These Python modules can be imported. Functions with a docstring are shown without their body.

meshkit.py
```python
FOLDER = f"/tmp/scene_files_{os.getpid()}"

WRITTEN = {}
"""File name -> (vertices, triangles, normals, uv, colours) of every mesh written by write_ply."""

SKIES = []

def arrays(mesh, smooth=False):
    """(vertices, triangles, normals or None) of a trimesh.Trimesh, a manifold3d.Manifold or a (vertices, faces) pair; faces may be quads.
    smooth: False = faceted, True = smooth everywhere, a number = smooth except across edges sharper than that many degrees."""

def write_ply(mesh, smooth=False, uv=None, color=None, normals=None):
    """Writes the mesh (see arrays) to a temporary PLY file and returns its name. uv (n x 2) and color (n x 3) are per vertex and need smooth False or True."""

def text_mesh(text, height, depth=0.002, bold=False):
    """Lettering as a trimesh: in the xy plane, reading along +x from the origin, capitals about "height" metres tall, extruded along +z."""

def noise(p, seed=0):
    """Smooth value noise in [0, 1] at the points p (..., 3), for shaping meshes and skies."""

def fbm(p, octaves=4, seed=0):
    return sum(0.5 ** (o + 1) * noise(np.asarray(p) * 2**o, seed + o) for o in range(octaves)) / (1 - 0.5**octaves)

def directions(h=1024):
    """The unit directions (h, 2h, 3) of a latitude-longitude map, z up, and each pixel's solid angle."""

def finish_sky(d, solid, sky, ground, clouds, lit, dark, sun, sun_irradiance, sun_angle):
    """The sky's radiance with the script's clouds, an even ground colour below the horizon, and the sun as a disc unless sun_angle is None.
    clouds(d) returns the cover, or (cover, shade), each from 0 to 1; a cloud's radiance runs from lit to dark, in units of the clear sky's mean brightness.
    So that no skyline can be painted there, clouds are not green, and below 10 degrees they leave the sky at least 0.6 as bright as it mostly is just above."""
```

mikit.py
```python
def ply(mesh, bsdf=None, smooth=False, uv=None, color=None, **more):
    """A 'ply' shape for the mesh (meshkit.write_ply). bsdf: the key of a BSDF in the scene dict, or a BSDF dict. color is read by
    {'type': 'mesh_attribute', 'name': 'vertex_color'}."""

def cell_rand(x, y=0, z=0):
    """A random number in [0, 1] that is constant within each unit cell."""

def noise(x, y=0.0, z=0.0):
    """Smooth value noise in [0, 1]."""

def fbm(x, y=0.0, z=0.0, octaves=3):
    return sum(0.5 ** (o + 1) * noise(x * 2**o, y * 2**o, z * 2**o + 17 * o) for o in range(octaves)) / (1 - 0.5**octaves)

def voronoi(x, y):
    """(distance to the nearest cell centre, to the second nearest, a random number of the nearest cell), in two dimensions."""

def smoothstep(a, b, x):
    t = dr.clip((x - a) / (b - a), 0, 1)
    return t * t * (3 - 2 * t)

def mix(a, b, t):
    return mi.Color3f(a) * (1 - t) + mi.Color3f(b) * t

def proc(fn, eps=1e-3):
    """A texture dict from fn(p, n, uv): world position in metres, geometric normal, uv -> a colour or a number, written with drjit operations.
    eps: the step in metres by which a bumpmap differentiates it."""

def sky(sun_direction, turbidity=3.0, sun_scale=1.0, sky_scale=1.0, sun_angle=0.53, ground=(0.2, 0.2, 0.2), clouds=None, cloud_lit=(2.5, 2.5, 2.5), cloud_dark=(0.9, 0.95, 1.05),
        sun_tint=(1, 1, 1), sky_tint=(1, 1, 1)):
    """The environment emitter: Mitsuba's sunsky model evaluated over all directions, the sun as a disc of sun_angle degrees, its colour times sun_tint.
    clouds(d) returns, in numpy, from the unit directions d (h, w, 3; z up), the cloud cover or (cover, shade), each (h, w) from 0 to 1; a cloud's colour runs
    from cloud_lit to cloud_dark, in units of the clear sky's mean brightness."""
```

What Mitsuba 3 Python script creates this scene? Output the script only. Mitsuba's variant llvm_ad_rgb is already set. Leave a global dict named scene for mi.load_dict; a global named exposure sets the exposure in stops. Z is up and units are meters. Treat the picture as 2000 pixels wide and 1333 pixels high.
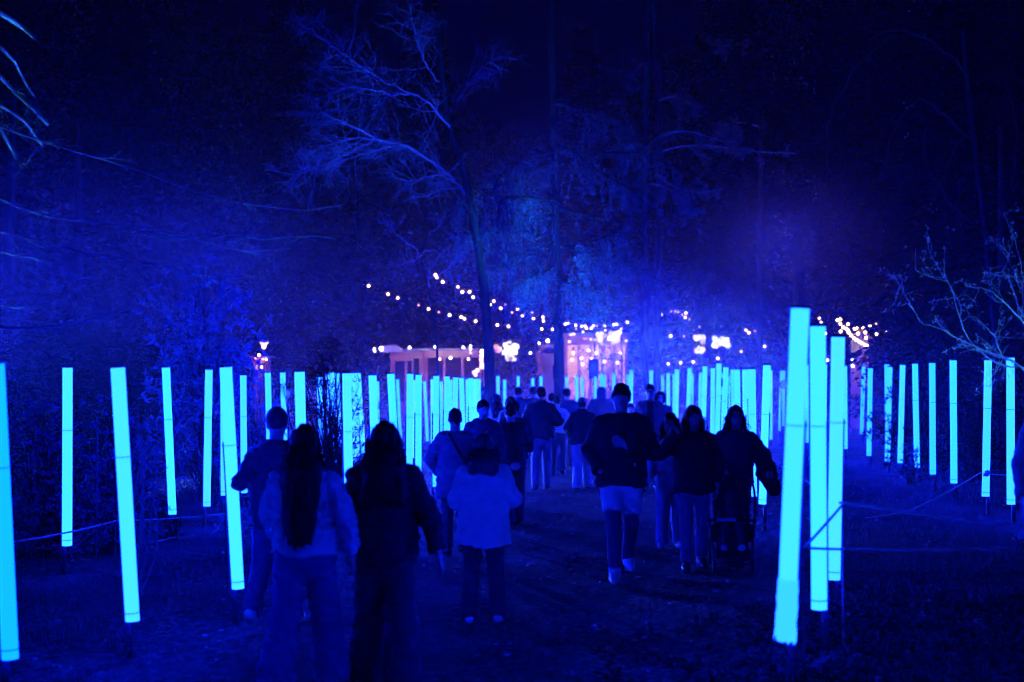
import math, random
import numpy as np, trimesh, mitsuba as mi, mikit, meshkit
from mitsuba import ScalarTransform4f as T

# ---------------------------------------------------------------- camera, sky, exposure
F_PX, CX, CY, CAM_Z, PITCH = 2778.0, 1000.0, 666.5, 2.0, math.atan(68.5 / 2778.0)   # pixels of the 2000 x 1333 photograph
CP, SP = math.cos(PITCH), math.sin(PITCH)
scene, labels = {}, {}
scene['camera'] = {'type': 'thinlens', 'fov': math.degrees(2 * math.atan(1000 / F_PX)), 'fov_axis': 'x', 'aperture_radius': 0.016, 'focus_distance': 19.0,
                   'near_clip': 0.05, 'far_clip': 400.0, 'to_world': T().look_at([0, 0, CAM_Z], [0, CP, CAM_Z + SP], [0, 0, 1]), 'medium': {'type': 'ref', 'id': 'haze_air'}}
scene['sky'] = {**mikit.sky((0.3, -0.6, 0.08), turbidity=3, sun_scale=0.0, sky_scale=0.0003, sky_tint=(0.02, 0.02, 1.0), ground=(0.02, 0.02, 0.03)), 'sampling_weight': 3.0}
exposure = 0.0

def P(px, py, d):
    """The point seen at a photograph pixel, d metres along the camera axis."""
    x, v = (px - CX) / F_PX, (CY - py) / F_PX
    return np.array([x * d, (CP - v * SP) * d, CAM_Z + (SP + v * CP) * d])

def rgb(*c):
    return {'type': 'rgb', 'value': [float(x) for x in c]}
def sm(a, b, x):
    t = np.clip((np.asarray(x, float) - a) / (b - a), 0, 1)
    return t * t * (3 - 2 * t)
def ref(k):
    return {'type': 'ref', 'id': k}

# ---------------------------------------------------------------- haze and smoke: one box of air round everything
HX, HY, HZ = (-62.0, 62.0), (-9.0, 112.0), (-1.6, 37.0)
def smoke_grid():
    nx, ny, nz = 124, 121, 56
    x = HX[0] + (np.arange(nx) + .5) / nx * (HX[1] - HX[0]); y = HY[0] + (np.arange(ny) + .5) / ny * (HY[1] - HY[0]); z = HZ[0] + (np.arange(nz) + .5) / nz * (HZ[1] - HZ[0])
    Z, Y, X = np.meshgrid(z, y, x, indexing='ij')
    p = np.stack([X, Y, Z], -1)
    n1 = meshkit.fbm(p / [9., 12., 5.], 4, 3); n2 = meshkit.fbm(p / [5., 7., 4.] + 40, 4, 9)
    low = np.exp(-np.maximum(Z, 0) / 1.5) * sm(9, 26, Y) * (1 - .5 * sm(48, 70, Y)) * np.exp(-(X / 15.) ** 4)
    s = 0.0010 + 0.031 * low * (.25 + 1.5 * sm(.32, .68, n1))
    def plume(cx, cy, cz, rx, ry, rz, a, lo=.40, hi=.66, tilt=0.0):
        q = ((X - cx - tilt * (Z - cz)) / rx) ** 2 + ((Y - cy) / ry) ** 2 + ((Z - cz) / rz) ** 2
        return a * np.exp(-q) * (.12 + .88 * sm(lo, hi, n2))
    w = .35 + 1.3 * sm(.34, .66, meshkit.fbm(p / [2.4, 3.2, 1.7] + 90, 3, 21))
    s = s + w * (plume(3.8, 37, 2.7, 2.2, 5, 1.25, .14) + plume(7.2, 42, 6.0, 3.6, 7, 1.5, .018, .42, .62, tilt=.6) + plume(1.2, 44, 6.0, 2.6, 4, 2.4, .03) + plume(-9.6, 24, 2.2, 3.0, 8, 2.2, .11, .30, .62, tilt=.9) + plume(-2.5, 42, 5.4, 4, 6, 1.6, .012) + plume(.9, 40, 7.4, 1.7, 4, 1.5, .035, .3, .6) + plume(8.3, 42, 6.0, 1.8, 5, 1.3, .05, .3, .6))
    s = s + .005 * w * np.exp(-((Z - 4.2) / 2.2) ** 2) * sm(32, 37, Y) * (1 - sm(44, 50, Y)) * np.exp(-((X - 1) / 8.) ** 4)
    s = s + .16 * np.exp(-((Z - .5) / .9) ** 2) * np.exp(-((X + 4.2) / 2.8) ** 2 - ((Y - 26) / 4.5) ** 2) * sm(.35, .7, n2) + .04 * np.exp(-(np.maximum(Z - .3, 0) / 1.2) ** 2) * np.exp(-(X / 9.) ** 4 - ((Y - 36) / 9.) ** 2) * (.3 + .9 * sm(.3, .7, n1))
    return s.astype(np.float32)
GRID = smoke_grid()
BOX = T().translate([HX[0], HY[0], HZ[0]]).scale([HX[1] - HX[0], HY[1] - HY[0], HZ[1] - HZ[0]])
scene['haze_air'] = {'type': 'heterogeneous', 'albedo': rgb(.96, .96, .97), 'scale': 1.0, 'sigma_t': {'type': 'gridvolume', 'grid': mi.VolumeGrid(np.ascontiguousarray(GRID[..., None])), 'to_world': BOX, 'filter_type': 'trilinear'},
                     'phase': {'type': 'hg', 'g': 0.1}}
scene['haze'] = {'type': 'cube', 'to_world': BOX @ T().translate([.5, .5, .5]).scale(.5), 'bsdf': {'type': 'null'}, 'interior': ref('haze_air')}
labels['haze'] = {'label': 'blue lit smoke drifting over the path and between the trees', 'category': 'smoke', 'kind': 'stuff'}
# ---------------------------------------------------------------- ground
def ground_z(x, y):
    x, y = np.asarray(x, float), np.asarray(y, float)
    z = .26 * sm(.9, 2.2, x) * (1 - sm(10.5, 15.5, y)) + .17 * sm(3.2, 5.2, x) * sm(9, 15, y)
    n = meshkit.fbm(np.stack([x / 1.7, y / 1.7, 0 * x], -1), 4, 5) - .5
    return z + .07 * n * (.35 + .65 * sm(1.5, 4, np.abs(x + .2 * (y - 14) * .1)))
def bsdf(key, d):
    scene[key] = d
    return key
def gcol(p, n, uv):
    a = mikit.fbm(p.x * 1.3, p.y * 1.3, 0, 4); b = mikit.fbm(p.x * 14, p.y * 14, 3, 3)
    c = mikit.mix(mi.Color3f(.022, .02, .016), mi.Color3f(.085, .075, .062), mikit.smoothstep(.3, .7, a * .55 + b * .45))
    return c * (.55 + .9 * mikit.smoothstep(.55, .75, mikit.noise(p.x * 40, p.y * 40, 1)))
bsdf('m_ground', {'type': 'twosided', 'b': {'type': 'bumpmap', 'arbitrary': mikit.proc(lambda p, n, uv: mikit.fbm(p.x * 22, p.y * 22, 0, 3), 4e-3), 'scale': .03,
     'b': {'type': 'principled', 'base_color': mikit.proc(gcol), 'roughness': .85, 'specular': .12}}})
def grid_mesh(xs, ys):
    X, Y = np.meshgrid(xs, ys)
    v = np.stack([X.ravel(), Y.ravel(), ground_z(X, Y).ravel()], 1)
    i = np.arange(len(ys) - 1)[:, None] * len(xs) + np.arange(len(xs) - 1)[None]
    i = i.ravel()
    return v, np.vstack([np.stack([i, i + 1, i + len(xs) + 1], 1), np.stack([i, i + len(xs) + 1, i + len(xs)], 1)])
xs = np.concatenate([np.linspace(-60, -9, 30)[:-1], np.linspace(-9, 9, 150), np.linspace(9, 60, 30)[1:]])
ys = np.concatenate([np.linspace(-8, 5, 12)[:-1], np.linspace(5, 26, 190), np.linspace(26, 110, 70)[1:]])
scene['ground'] = mikit.ply(grid_mesh(xs, ys), 'm_ground', smooth=True)
labels['ground'] = {'label': 'dark trodden earth and gravel path through the park', 'category': 'ground', 'kind': 'structure'}

# ---------------------------------------------------------------- light tubes
def cyl(r, z0, z1, n=20, r1=None):
    a = np.arange(n) * 2 * math.pi / n
    r1 = r if r1 is None else r1
    v = np.vstack([np.stack([r * np.cos(a), r * np.sin(a), 0 * a + z0], 1), np.stack([r1 * np.cos(a), r1 * np.sin(a), 0 * a + z1], 1), [[0, 0, z0], [0, 0, z1]]])
    i = np.arange(n); j = (i + 1) % n
    f = np.vstack([np.stack([i, j, j + n], 1), np.stack([i, j + n, i + n], 1), np.stack([j, i, i * 0 + 2 * n], 1), np.stack([i + n, j + n, i * 0 + 2 * n + 1], 1)])
    return trimesh.Trimesh(v, f, process=False)
def box(c, s):
    m = trimesh.creation.box(s); m.apply_translation(c); return m
def cat(ms):
    return trimesh.util.concatenate(ms)
bsdf('m_black', {'type': 'principled', 'base_color': rgb(.012, .012, .014), 'roughness': .5})
bsdf('m_steel', {'type': 'principled', 'base_color': rgb(.03, .03, .034), 'roughness': .45})
bsdf('m_diffuser', {'type': 'diffuse', 'reflectance': rgb(.2, .2, .2)})
TL = 1.8
tube_mesh = cyl(.049, 0.0, TL, 22)
cap_mesh = cyl(.0505, TL - .004, TL + .014, 22)
def ring(r, z0, z1, nub):
    return cat([cyl(r, z0, z1, 22), box([nub * (r + .006), 0, (z0 + z1) / 2], [.02, .012, .014])])
def stake_mesh(length, holes=True):
    w, t = .042, .006
    ms = [box([s * (w / 2 - .007), 0, -length / 2], [.014, t, length]) for s in (-1, 1)] + [box([s * (w / 2 - .003), .011, -length / 2], [.006, .022, length]) for s in (-1, 1)]
    k = 0.0
    while k < length:
        ms.append(box([0, 0, -(k + .045)], [w - .0285, t, min(.09, length - k)])); k += .115
    return cat(ms)
PLY_TUBE, PLY_CAP = mikit.ply(tube_mesh, 'm_diffuser', smooth=40), mikit.ply(cap_mesh, 'm_black', smooth=40)
PLY_RING = {s: mikit.ply(ring(.0508, TL * .645, TL * .645 + .0055, s), 'm_steel') for s in (-1, 1)}
PLY_FOOT = {s: mikit.ply(ring(.0510, .055, .061, s), 'm_steel') for s in (-1, 1)}
PLY_STAKE = mikit.ply(stake_mesh(1.55), 'm_black')
# top x, top y, foot x, foot y in the photograph; each stands at the distance at which its 1.8 m span that height
TUBES_L = [(-8, 710, 20, 1287), (132, 718, 131, 1066), (230, 718, 259, 1213), (324, 718, 337, 1005), (408, 722, 404, 989), (437, 725, 438, 968), (441, 717, 465, 1150), (475, 733, 477, 963), (523, 728, 528, 944),
    (552, 728, 558, 917), (585, 726, 594, 1095), (624, 737, 631, 945), (640, 731, 643, 867), (649, 728, 655, 910), (659, 730, 664, 871), (677, 729, 683, 1053), (688, 729, 691, 901), (694, 729, 698, 891), (700, 729, 710, 885),
    (727.6, 733, 736, 1022), (735, 745, 738, 945), (763, 730, 777, 997), (776, 741, 782, 858), (801, 730, 799, 970), (807, 742, 808, 903), (817.6, 732, 817, 952), (829, 745, 835, 862), (845, 741, 846, 893), (852, 734, 851, 951),
    (861.6, 745, 863, 862), (873, 735, 871, 929), (880, 742, 881, 877), (890, 737, 888, 922), (901, 738, 907, 918), (912.5, 741, 914, 867), (919.5, 738.5, 921, 904), (928, 740, 929, 902), (935, 740, 936, 884)]
TUBES_B = [(972.5, 735, 974, 847), (985.5, 742, 986, 850), (1012, 735, 1013, 845), (1040.6, 739, 1041, 848), (1056.7, 735, 1057, 847), (1089, 739, 1086, 861), (1107, 736.5, 1107, 842), (1125.6, 734, 1130, 851), (1136.4, 737, 1141, 848),
    (1163, 736, 1161, 848), (1175, 731, 1175, 850), (1180, 732, 1180, 840), (1199, 730, 1199, 852), (1226, 732, 1226, 840), (1233, 723, 1232, 856), (1266.4, 732.5, 1266, 838)]
TUBES_R = [(1272, 724.5, 1271, 861), (1294, 733, 1296, 841), (1305, 729, 1306, 858), (1317, 730, 1316, 847), (1322.6, 722, 1320, 866), (1347, 719, 1342, 870), (1352, 730, 1350, 847), (1368.5, 728, 1366, 854), (1377, 715.6, 1373, 881),
    (1392.7, 719, 1391, 882), (1404.5, 710, 1400, 890), (1411, 728, 1410, 854), (1418, 717, 1412, 906), (1424, 731, 1423, 848), (1431, 722, 1434, 875), (1440, 722, 1443, 911), (1454, 722, 1457, 893), (1461, 722, 1464, 888), (1469, 721, 1472, 970),
    (1498, 713, 1489, 985), (1505, 723.6, 1505, 859), (1527, 724.5, 1523, 842), (1530.7, 724.5, 1529.6, 832), (1563, 602, 1534, 1250), (1575, 713, 1575.5, 865), (1597, 637, 1600, 1190), (1611, 712, 1609, 874), (1637, 658, 1628, 1132),
    (1650, 715, 1651, 877), (1687, 715.6, 1682.7, 848), (1700, 719.4, 1697, 890.6), (1732, 712, 1734, 880), (1738, 717, 1733, 901), (1763, 713, 1758, 904.7), (1787, 710.6, 1791, 913), (1820.5, 709, 1822, 926.7), (1861.6, 703.7, 1863, 944),
    (1930, 703.7, 1925, 970), (1973.5, 698.6, 1974.6, 985.6)]
ONES = ['', 'first', 'second', 'third', 'fourth', 'fifth', 'sixth', 'seventh', 'eighth', 'ninth', 'tenth', 'eleventh', 'twelfth', 'thirteenth', 'fourteenth', 'fifteenth', 'sixteenth', 'seventeenth', 'eighteenth', 'nineteenth']
def ordinal(n):
    if n < 20: return ONES[n]
    t = {2: 'twent', 3: 'thirt', 4: 'fort'}[n // 10]
    return t + 'ieth' if n % 10 == 0 else t + 'y-' + ONES[n % 10]
def frame_to(o, z, hint):
    """A transform that puts the local z axis along z at o, the local x axis nearest to hint."""
    z = z / np.linalg.norm(z); x = hint - z * (hint @ z); x /= np.linalg.norm(x); y = np.cross(z, x)
    m = np.eye(4); m[:3, 0], m[:3, 1], m[:3, 2], m[:3, 3] = x, y, z, o
    return T(m)
EMIT = 95.0
def tube_glow(r, g, e): return rgb(r, g, e)
LIFT = {1563: -.0, 1597: 0, 1637: 0}
rng = random.Random(11)
tubes_placed = []
def add_tubes(rows, side, where):
    rows = sorted(rows)
    for k, (xt, yt, xb, yb) in enumerate(rows):
        d = F_PX * TL / math.hypot(xt - xb, yt - yb)
        top, foot = P(xt, yt, d), P(xb, yb, d)
        key = 'light_tube_%03d' % (len(tubes_placed) + 1)
        m = frame_to(foot, top - foot, np.array([1.0, 0, 0]))
        tubes_placed.append((foot, d))
        g = .84 + .14 * rng.random(); r = .05 + .025 * rng.random()
        if xt < 0: g, r = .55, .005
        if xt > 1680: g -= .1; r -= .015
        e = EMIT * (.9 + .2 * rng.random())
        scene[key + '__diffuser'] = {**PLY_TUBE, 'to_world': m, 'emitter': {'type': 'area', 'radiance': tube_glow(r, g, e), 'sampling_weight': 1.0}}
        scene[key + '__cap'] = {**PLY_CAP, 'to_world': m}
        scene[key + '__ring'] = {**PLY_RING[side], 'to_world': m}
        scene[key + '__ring_001'] = {**PLY_FOOT[side], 'to_world': m}
        if xt == 1563:                                      # crumpled clear wrap round the foot, given its own glow in place of the tube's light
            a_, z_ = np.meshgrid(np.linspace(0, 2 * math.pi, 49)[:-1], np.linspace(.33, -.004, 30)); rr = .0535 + .010 * (meshkit.noise(np.stack([np.cos(a_) * 3, np.sin(a_) * 3, z_ * 22], -1), 3) - .35) * sm(.36, .25, z_) + .004 * sm(.06, .0, z_)
            zz = z_ + .07 * (meshkit.noise(np.stack([np.cos(a_) * 5, np.sin(a_) * 5, 0 * a_], -1), 6) - .3) * sm(.09, -.01, z_)
            v_ = np.stack([rr * np.cos(a_), rr * np.sin(a_), zz], -1).reshape(-1, 3); i_ = (np.arange(29)[:, None] * 48 + np.arange(48)[None]).ravel(); j_ = (np.arange(29)[:, None] * 48 + (np.arange(48)[None] + 1) % 48).ravel()
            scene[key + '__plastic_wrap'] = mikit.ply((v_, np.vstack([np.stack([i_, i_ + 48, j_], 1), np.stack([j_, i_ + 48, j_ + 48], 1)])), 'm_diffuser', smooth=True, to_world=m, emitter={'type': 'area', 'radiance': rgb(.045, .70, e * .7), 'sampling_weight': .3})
        # the stake leans with its tube, strapped to its far side, and runs into the ground
        s0 = np.array(m.matrix) @ np.array([side * .05, .047, TL * .66, 1.0])
        gz = float(ground_z(s0[0], s0[1]))
        ax = (top - foot) / TL; L = (s0[2] - gz + .12) / ax[2]
        sx = np.eye(4); sx[2, 2] = L / 1.55
        scene[key + '__stake'] = {**PLY_STAKE, 'to_world': frame_to(s0[:3], ax, np.array([1.0, 0, 0])) @ T(sx)}
        lean = math.degrees(math.atan2(xt - xb, yb - yt))
        how = 'upright' if abs(lean) < .8 else ('leaning left' if lean < 0 else 'leaning right')
        special = {-8: 'large cyan light tube cut off by the left edge of the photo', 1563: 'nearest and tallest cyan light tube, its wrapped foot frayed, front right', 1597: 'middle one of the three big blurred light tubes at front right', 1637: 'right one of the three big blurred light tubes at front right',
                   1973.5: 'glowing cyan light tube nearest the right edge of the photo', 230: 'thick cyan light tube leaning left before the dark bushes'}
        labels[key] = {'label': special.get(xt, 'glowing cyan light tube, %s, %s from the left %s' % (how, ordinal(k + 1), where)), 'category': 'light tube', 'group': 'glowing light tubes on stakes'}
add_tubes(TUBES_L, -1, 'in the left cluster')
add_tubes(TUBES_B, 1, 'in the far middle row')
add_tubes(TUBES_R, 1, 'in the right cluster')

# unseen tubes beside and behind the camera, placed to light the walkers
for k, (x, y) in enumerate([(-3.4, 4.4), (2.75, 6.0), (3.2, 4.4), (3.8, 2.2), (3.1, .2), (3.6, -2.0), (3.2, -4.6)]):
    q = np.array([x, y, float(ground_z(x, y)) + .27]); q2 = q + np.array([.03 * math.sin(k * 2.1), .02 * math.cos(k), TL]); key = 'light_tube_%03d' % (len(tubes_placed) + 1); tubes_placed.append((q, y))
    m = frame_to(q, q2 - q, np.array([1.0, 0, 0])); sd = -1 if x < 0 else 1
    scene[key + '__diffuser'] = {**PLY_TUBE, 'to_world': m, 'emitter': {'type': 'area', 'radiance': tube_glow(.04, .8, EMIT), 'sampling_weight': 1.0}}
    scene[key + '__cap'] = {**PLY_CAP, 'to_world': m}; scene[key + '__ring'] = {**PLY_RING[sd], 'to_world': m}; scene[key + '__ring_001'] = {**PLY_FOOT[sd], 'to_world': m}
    s0 = np.array(m.matrix) @ np.array([sd * .05, .047, TL * .66, 1.0]); sx = np.eye(4); sx[2, 2] = (s0[2] - q[2] + .39) / 1.55
    scene[key + '__stake'] = {**PLY_STAKE, 'to_world': frame_to(s0[:3], q2 - q, np.array([1.0, 0, 0])) @ T(sx)}
    labels[key] = {'label': '%s unseen cyan light tube beyond the %s edge of the picture, beside the camera' % (ordinal(max(k, 1)), 'left' if x < 0 else 'right'), 'category': 'light tube', 'group': 'unseen light tubes lighting the walkers'}
# ---------------------------------------------------------------- people: bodies and clothes grown from one skeleton as smooth distance fields
def nets(fn, lo, hi, h):
    """Surface of fn < 0 by naive surface nets on a grid of step h."""
    lo = np.asarray(lo, float); n = np.maximum(np.ceil((np.asarray(hi) - lo) / h).astype(int) + 1, 4)
    ax = [lo[k] + h * np.arange(n[k]) for k in range(3)]
    g = np.stack(np.meshgrid(*ax, indexing='ij'), -1)
    b = 4                                                    # far from the surface a coarse grid will do
    nc = -(-n // b)
    cc = np.stack(np.meshgrid(*[lo[k] + h * (np.arange(nc[k]) * b + (b - 1) / 2) for k in range(3)], indexing='ij'), -1)
    sc = fn(cc.reshape(-1, 3)).reshape(nc)
    s = sc.repeat(b, 0).repeat(b, 1).repeat(b, 2)[:n[0], :n[1], :n[2]].copy()
    near = np.abs(s) < h * b * 1.05 + .012
    s[near] = fn(g[near])
    s[[0, -1]] = np.maximum(s[[0, -1]], h); s[:, [0, -1]] = np.maximum(s[:, [0, -1]], h); s[:, :, [0, -1]] = np.maximum(s[:, :, [0, -1]], h)
    c = n - 1
    pos = np.zeros((*c, 3)); cnt = np.zeros(c)
    def cut(o, a):
        sl = lambda e: tuple(slice(e[k], e[k] + c[k]) for k in range(3))
        e1 = list(o); e1[a] = 1
        v0, v1 = s[sl(o)], s[sl(e1)]
        x = (v0 < 0) != (v1 < 0)
        t = np.where(x, v0 / np.where(x, v0 - v1, 1), 0)
        for k in range(3): pos[..., k] += np.where(x, t if k == a else o[k], 0)
        cnt[:] += x
    for a in range(3):
        b, d = [k for k in range(3) if k != a]
        for i in (0, 1):
            for j in (0, 1):
                o = [0, 0, 0]; o[b], o[d] = i, j
                cut(o, a)
    act = cnt > 0
    idx = -np.ones(c, int); idx[act] = np.arange(act.sum())
    V = (pos[act] / cnt[act][:, None] + np.argwhere(act)) * h + lo
    F = []
    for a in range(3):
        b, d = (a + 1) % 3, (a + 2) % 3
        s0 = [slice(None)] * 3; s1 = [slice(None)] * 3; s0[a], s1[a] = slice(0, -1), slice(1, None)
        v0, v1 = s[tuple(s0)], s[tuple(s1)]
        for flip in (0, 1):
            e = np.argwhere((v0 < 0) & (v1 >= 0) if not flip else (v0 >= 0) & (v1 < 0))
            e = e[(e[:, b] > 0) & (e[:, d] > 0) & (e[:, b] < n[b] - 1) & (e[:, d] < n[d] - 1)]
            q = []
            for i, j in ((0, 0), (1, 0), (1, 1), (0, 1)):
                m = e.copy(); m[:, b] -= 1 - i; m[:, d] -= 1 - j
                q.append(idx[tuple(m.T)])
            q = np.stack(q, 1)
            F.append(q if not flip else q[:, ::-1])
    F = np.vstack(F)
    return V, F[(F >= 0).all(1)]

def cone(p, a, b, ra, rb, sq=1.0, ax=1):
    """Distance to a tapered capsule; sq < 1 flattens it along the axis ax about its own line."""
    a, b = np.asarray(a, float), np.asarray(b, float)
    d = b - a
    t = np.clip(((p - a) @ d) / max(d @ d, 1e-12), 0, 1)
    q = p - a - t[:, None] * d
    if sq != 1.0:
        q = q.copy(); q[:, ax] /= sq
        return (np.sqrt((q * q).sum(1)) - (ra + (rb - ra) * t)) * (.5 + .5 * sq)
    return np.sqrt((q * q).sum(1)) - (ra + (rb - ra) * t)
def ell(p, c, r):
    q = (p - np.asarray(c)) / np.asarray(r)
    k = np.sqrt((q * q).sum(1))
    return (k - 1) * min(r)
def su(ds, k=.03):
    r = ds[0]
    for d in ds[1:]:
        h = np.maximum(k - np.abs(r - d), 0) / k
        r = np.minimum(r, d) - h * h * k * .25
    return r
def smax(a, b, k=.015):
    return -su([-a, -b], k)

def skeleton(o):
    """Joints in metres for a body 1.75 m tall that faces +y; o holds the pose."""
    w = o.get('w', 1.0); J = {}
    st = o.get('stride', .0)
    lift = o.get('lift', 0.0)
    for s, nm in ((-1, 'L'), (1, 'R')):
        fwd = o.get('foot' + nm, (s * .5 * st, 0.0))
        J['hip' + nm] = np.array([s * .088, 0, .92])
        an = np.array([s * o.get('stance', .10), fwd[0], .085 + fwd[1]])
        hp = J['hip' + nm]; d = an - hp; L = np.linalg.norm(d); a1, a2 = .43, .42
        if L > a1 + a2 - .002: d *= (a1 + a2 - .002) / L; an = hp + d; L = a1 + a2 - .002
        x = (a1 * a1 - a2 * a2 + L * L) / (2 * L); hh = math.sqrt(max(a1 * a1 - x * x, 0))
        u = d / L; f = np.array([0, 1.0, 0]) - u * u[1]; f /= np.linalg.norm(f)
        J['knee' + nm] = hp + u * x + f * hh; J['ank' + nm] = an
        J['sh' + nm] = np.array([s * .172 * w, -.005, 1.395])
        e, wr = o.get('arm' + nm, ((.235, -.03, 1.14), (.25, .06, .90)))
        J['el' + nm] = np.array([s * e[0], e[1], e[2]]); J['wr' + nm] = np.array([s * wr[0], wr[1], wr[2]])
    J['head'] = np.array([o.get('hx', 0.0), .015 + o.get('hy', 0.0), 1.635 + o.get('hz', 0.0)])
    return J
def leg_parts(p, J, g, r=(.085, .062, .055), flare=None):
    out = []
    for nm in 'LR':
        h, k, a = J['hip' + nm], J['knee' + nm], J['ank' + nm]
        out.append(su([cone(p, h, k, r[0] + g, r[1] + g), cone(p, k, a, r[1] + g, (r[2] + g) if flare is None else flare)], .02))
    return out
def arm_parts(p, J, g, r=(.056, .046, .036)):
    out = []
    for nm in 'LR':
        s, e, w = J['sh' + nm], J['el' + nm], J['wr' + nm]
        out.append(su([cone(p, s, e, r[0] + g, r[1] + g), cone(p, e, w, r[1] + g, r[2] + g)], .02))
    return out
def torso_parts(p, g, w=1.0, low=.90):
    return [cone(p, (0, 0, low), (0, 0, 1.10), (.158 * w + g), (.138 * w + g), .70), cone(p, (0, .0, 1.10), (0, .012, 1.31), .138 * w + g, .158 * w + g, .72),
            cone(p, (-.125 * w, -.012, 1.375), (.125 * w, -.012, 1.375), .062 + g * .4, .062 + g * .4), cone(p, (0, -.02, 1.47), (-.14 * w, -.012, 1.385), .058 + g * .3, .060 + g * .4), cone(p, (0, -.02, 1.47), (.14 * w, -.012, 1.385), .058 + g * .3, .060 + g * .4), cone(p, (0, -.015, 1.44), (0, 0, 1.53), .062 + g * .3, .052)]
def head_parts(p, c, yaw=0.0, nod=0.0):
    """Skull, jaw, nose, brow, ears and eye hollows, in a frame turned and nodded about the head's centre."""
    q = headframe(p, c, yaw, nod)
    d = su([ell(q, (0, -.012, .022), (.076, .096, .094)), ell(q, (0, .022, -.048), (.058, .066, .068)), cone(q, (0, .052, -.085), (0, .05, -.09), .024, .022)], .035)
    d = su([d, cone(q, (0, .083, .016), (0, .108, -.022), .009, .015), cone(q, (-.03, .076, .03), (.03, .076, .03), .012, .012)], .016)
    for s in (-1, 1):
        d = su([d, ell(q, (s * .078, -.012, -.008), (.012, .022, .033))], .008)
        d = smax(d, -(np.linalg.norm(q - (s * .031, .098, .010), axis=1) - .016), .012)
    d = su([d, cone(q, (-.018, .088, -.052), (.018, .088, -.052), .008, .008)], .006)
    return smax(d, -cone(q, (-.022, .102, -.0475), (.022, .102, -.0475), .006, .006), .005)
def headframe(p, c, yaw, nod):
    q = p - c
    a, b = math.radians(yaw), math.radians(nod)
    x, y = math.cos(a) * q[:, 0] + math.sin(a) * q[:, 1], -math.sin(a) * q[:, 0] + math.cos(a) * q[:, 1]
    return np.stack([x, math.cos(b) * y - math.sin(b) * q[:, 2], math.sin(b) * y + math.cos(b) * q[:, 2]], 1)
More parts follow.
